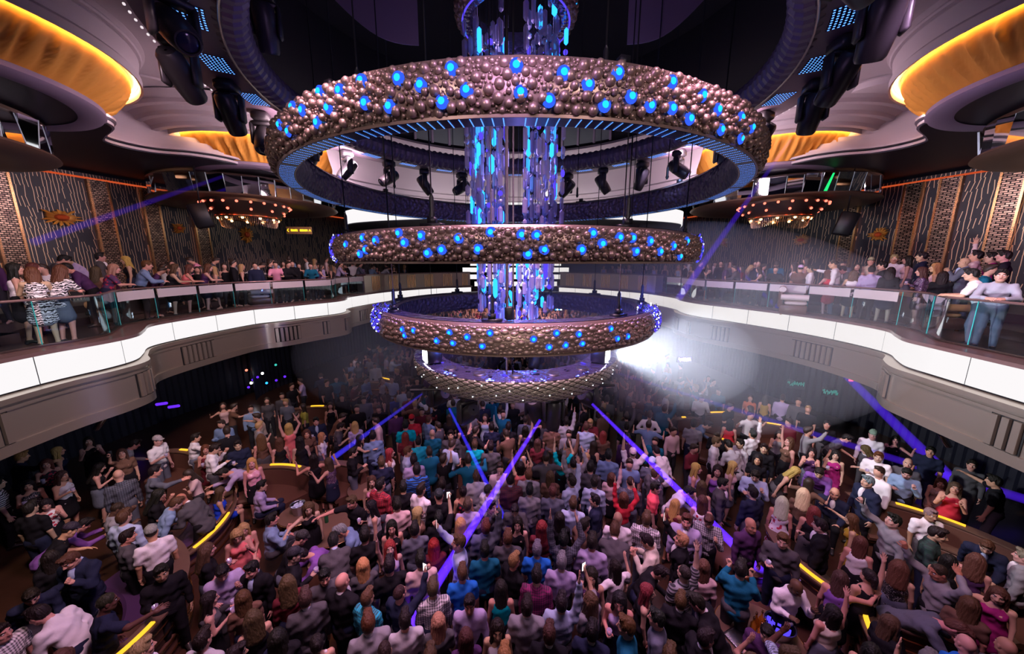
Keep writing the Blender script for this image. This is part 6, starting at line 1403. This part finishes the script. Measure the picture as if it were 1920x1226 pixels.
for a, b in (((-2.3, 7.3, 3.585), (2.4, 7.6, 3.585)), ((-2.3, 8.3, 3.585), (2.4, 8.2, 3.585)), ((-2.1, 10.2, 4.12), (2.2, 10.2, 4.12))): mb.tube([a, b], .03, 6)
tag(mb.build('truss_bar', 'black'), 'black truss bars carrying moving heads inside the lowest ring', 'truss')
def beam(name, A, B, r0, r1, col, s, label):  # lit haze along a beam, painted as a glowing volume tube
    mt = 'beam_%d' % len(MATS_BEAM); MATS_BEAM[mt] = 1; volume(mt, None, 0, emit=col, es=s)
    mb = MB(); A, B = Vector(A), Vector(B); n = 10; mb.tube([A.lerp(B, k/n) for k in range(n+1)], [r0+(r1-r0)*k/n for k in range(n+1)], 14); o = outward(mb.build('painted_ray', mt)); tag(o, label, 'light beam'); return o
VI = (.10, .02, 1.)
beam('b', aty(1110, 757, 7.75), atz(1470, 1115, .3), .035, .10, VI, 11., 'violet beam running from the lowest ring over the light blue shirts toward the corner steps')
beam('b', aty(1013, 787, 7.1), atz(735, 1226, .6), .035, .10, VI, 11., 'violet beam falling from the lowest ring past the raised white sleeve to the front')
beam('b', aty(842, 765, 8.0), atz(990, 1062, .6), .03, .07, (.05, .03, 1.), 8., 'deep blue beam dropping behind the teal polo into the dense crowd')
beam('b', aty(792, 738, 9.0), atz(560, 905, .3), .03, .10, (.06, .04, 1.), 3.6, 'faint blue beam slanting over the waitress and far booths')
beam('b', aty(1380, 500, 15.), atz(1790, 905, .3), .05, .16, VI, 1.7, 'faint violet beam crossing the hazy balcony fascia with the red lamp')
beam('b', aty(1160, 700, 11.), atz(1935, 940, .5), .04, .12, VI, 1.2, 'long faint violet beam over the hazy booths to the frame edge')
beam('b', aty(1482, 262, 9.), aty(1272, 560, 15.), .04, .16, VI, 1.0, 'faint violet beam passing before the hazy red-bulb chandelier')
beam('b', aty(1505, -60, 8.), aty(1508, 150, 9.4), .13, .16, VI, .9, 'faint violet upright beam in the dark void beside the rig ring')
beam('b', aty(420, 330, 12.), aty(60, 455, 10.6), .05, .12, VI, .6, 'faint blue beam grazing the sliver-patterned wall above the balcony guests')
# haze: a bank drifting on the far side of the strobe, and a small one on the other side
volume('haze_bank', (.78, .84, 1.), .040, .25); volume('haze_core', (.85, .9, 1.), .07, .2); volume('haze_thin', (.80, .82, 1.), .030, .25)
for nm_, c, r, mt, lab in (('haze', (5.4, 11.8, 4.6), (5.6, 6.2, 3.1), 'haze_bank', 'bank of pale blue haze drifting before the hazy balcony'), ('haze', (3.7, 8.3, 4.2), (2.1, 2.0, 1.25), 'haze_core', 'dense glowing puff of haze right in front of the glaring strobe box'), ('haze', (-3.4, 11.0, 3.8), (3.2, 3.6, 1.9), 'haze_thin', 'small wisp of haze in the light of the far strobe box')):
    o = MB().ball((0, 0, 0), r, 40, 24).build(nm_, mt); outward(o); o.location = c; tag(o, lab, 'haze', kind='stuff')
for sx, k in ((-1, .10), (1, 1.)):
    a = PI+.62 if sx < 0 else -.60
    p = (RC[0]+2.36*math.cos(a)+.3*sx, RC[1]+2.36*math.sin(a)-.16, 4.36)
    spot('strobe_flood', p, (p[0]+8*sx, p[1]+.8, 4.5), (.86, .90, 1.), 3000*k, 96, 1., .12)
# phones and drinks in people's hands
ph = MB().box((0, 0, 0), (.075, .010, .15), bev=.004).mesh('case', 'black'); scr = MB().box((0, -.0065, 0), (.066, .003, .135)).mesh('screen', 'led_white_soft')
gl = MB().lathe((0, 0), [(0, -.05), (.030, -.05), (.038, .06), (.034, .06), (.027, -.04), (0, -.04)], 12).mesh('tumbler', 'crystal')
np_, ng = 0, 0; seen_ = set()
for e in near:
    J = skel(e['g'], e['pose']); h = J['wrR']+J['fdR']*.085
    c, s_ = math.cos(e['rz']), math.sin(e['rz']); w = Vector((c*h[0]-s_*h[1], s_*h[0]+c*h[1], h[2]))*e['sc']+Vector(e['loc'])
    nm_ = e['label'].split(',')[0]
    if e['pose'] == 'phone':
        t = thing('smartphone', 'glowing smartphone held up by the %s, %s' % (nm_, ['near the front', 'in mid-crowd', 'far back'][min(2, int(w.y/5))]) if 0 else 'lit smartphone of the '+nm_, 'phone', w, e['rz']); inst('case', ph, t); inst('screen', scr, t); np_ += 1
    elif e['pose'] == 'hold' and ng < 26 and e['loc'][1] < 11 and nm_ not in seen_:
        seen_.add(nm_)
        o = inst('drinking_glass', gl, None, w); tag(o, 'drinking glass held by the '+nm_, 'glass', 'drinks in hands'); ng += 1
# small lights deep in the room
orb = MB().ball((0, 0, 0), .06, 8, 6)
ORB = [(466, 726, 'led_violet'), (474, 712, 'led_violet'), (492, 700, 'strobe_white'), (483, 707, 'led_violet'), (500, 718, 'crystal_lit'), (518, 713, 'led_violet'), (534, 706, 'led_violet'), (462, 694, 'bulb_red'), (471, 718, 'strobe_white'), (517, 684, 'led_teal')]
where = ['lowest', 'second lowest', 'white top', 'violet middle', 'cyan', 'violet outer', 'violet end', 'pink upper', 'white lower', 'teal topmost']
for (px, py, m), wd in zip(ORB, where):
    q = aty(px, py, 15.5); o = orb.build('glowing_orb', m) if 0 else inst('glowing_orb', MB().ball((0, 0, 0), .055, 8, 6).mesh('glowing_orb', m), None, q); tag(o, 'small glowing party orb, the %s one, in the dim crowd under the balcony' % wd, 'party light', 'glowing orbs under the balcony')
for px, py, m, lab in ((303, 757, 'led_violet', 'violet glowing lamp under the balcony, nearest of three'), (326, 762, 'led_violet', 'violet glowing lamp under the balcony, middle of three'), (236, 768, 'led_violet', 'violet glowing lamp under the balcony, dimmest of three')):
    q = aty(px, py, 11.8); t = thing('accent_lamp', lab, 'lamp', q, group='violet accent lamps'); inst('lamp_tube', MB().box((0, 0, 0), (.34, .06, .10), .5, bev=.03).mesh('lamp_tube', m), t); inst('bracket', MB().box((0, .05, 0), (.1, .06, .14)).mesh('bracket', 'black'), t)
for px, py, lab in ((1492, 721, 'dark screen with teal streaks in the hazy far corner, smaller one'), (1558, 736, 'dark screen with bright teal streaks below the red lamp')):
    q = aty(px, py, 13.6); t = thing('wall_screen', lab, 'screen', q, -.5); inst('frame', MB().box((0, .03, 0), (.62, .05, .36), bev=.01).mesh('frame', 'black'), t); mb = MB(); rnd = random.Random(px)
    for k in range(13): mb.box((-.26+.043*k, 0, rnd.uniform(-.05, .08)), (.014, .012, rnd.uniform(.06, .2)))
    inst('teal_streak_pattern', mb.mesh('teal_streak_pattern', 'led_teal'), t)
q = aty(1596, 712, 12.); t = thing('warning_lamp', 'small red warning lamp under the hazy balcony fascia', 'lamp', q); inst('bulb', MB().box((0, 0, 0), (.16, .06, .11), bev=.02).mesh('bulb', 'led_red'), t); inst('housing', MB().box((0, .05, 0), (.2, .06, .15)).mesh('housing', 'black'), t)
q = aty(1284, 674, 17.); t = thing('neon_sign', 'small scribbled blue-white neon sign glowing through the haze', 'sign', q); inst('board', MB().box((0, .05, 0), (.8, .04, .34)).mesh('board', 'black'), t)
inst('neon_script', MB().tube([(-.3+.6*k/40, 0, .07*math.sin(k*.9)+.03*math.sin(k*2.1)) for k in range(41)], .018, 5).mesh('neon_script', 'strobe_white'), t); inst('neon_halo', MB().tube([(-.34, .02, -.1), (.34, .02, -.1), (.34, .02, .12), (-.34, .02, .12)], .014, 5, closed=True).mesh('neon_halo', 'led_violet'), t)
for px, py, lab, s in ((188, 793, 'chrome spotlight tube hanging under the balcony edge by the waiting couple', 1), (1772, 825, 'chrome spotlight tube hanging under the hazy balcony edge', -1)):
    q = aty(px, py, 7.9 if s > 0 else 7.6); t = thing('tube_spotlight', lab, 'spotlight', q); M = Matrix.Rotation(.7*s, 4, 'Y'); inst('tube', MB().lathe((0, 0), [(.06, .2), (.065, .18), (.065, -.2), (.05, -.21)], 14).xform(M).mesh('tube', 'steel', 40), t); inst('bracket', MB().tube([(0, 0, .1), (0, 0, 3.02-q[2])], .012, 5).mesh('bracket', 'black'), t)
# ================================================================ camera, world, colour management
cd = bpy.data.cameras.new('camera'); cam = bpy.data.objects.new('camera', cd); COL.objects.link(cam)
cd.sensor_width = 36.; cd.sensor_fit = 'HORIZONTAL'; cd.lens = 36.*FPX/1920.; cd.clip_end = 200.; cd.clip_start = .05
cam.location = (0, 0, EYE); cam.rotation_euler = (PI/2-PITCH, 0, 0); SC.camera = cam
w = bpy.data.worlds.new('world'); SC.world = w; w.use_nodes = True
w.node_tree.nodes['Background'].inputs[0].default_value = (.35, .28, .55, 1); w.node_tree.nodes['Background'].inputs[1].default_value = .03
SC.view_settings.view_transform = 'Standard'; SC.view_settings.look = 'None'; SC.view_settings.gamma = 1.; SC.view_settings.exposure = 0.; SC.view_settings.use_curve_mapping = False
SC.cycles.max_bounces = 5; SC.cycles.diffuse_bounces = 2; SC.cycles.glossy_bounces = 3; SC.cycles.transmission_bounces = 4; SC.cycles.transparent_max_bounces = 16; SC.cycles.volume_bounces = 1
SC.cycles.sample_clamp_indirect = 4.; SC.cycles.caustics_reflective = False; SC.cycles.caustics_refractive = False
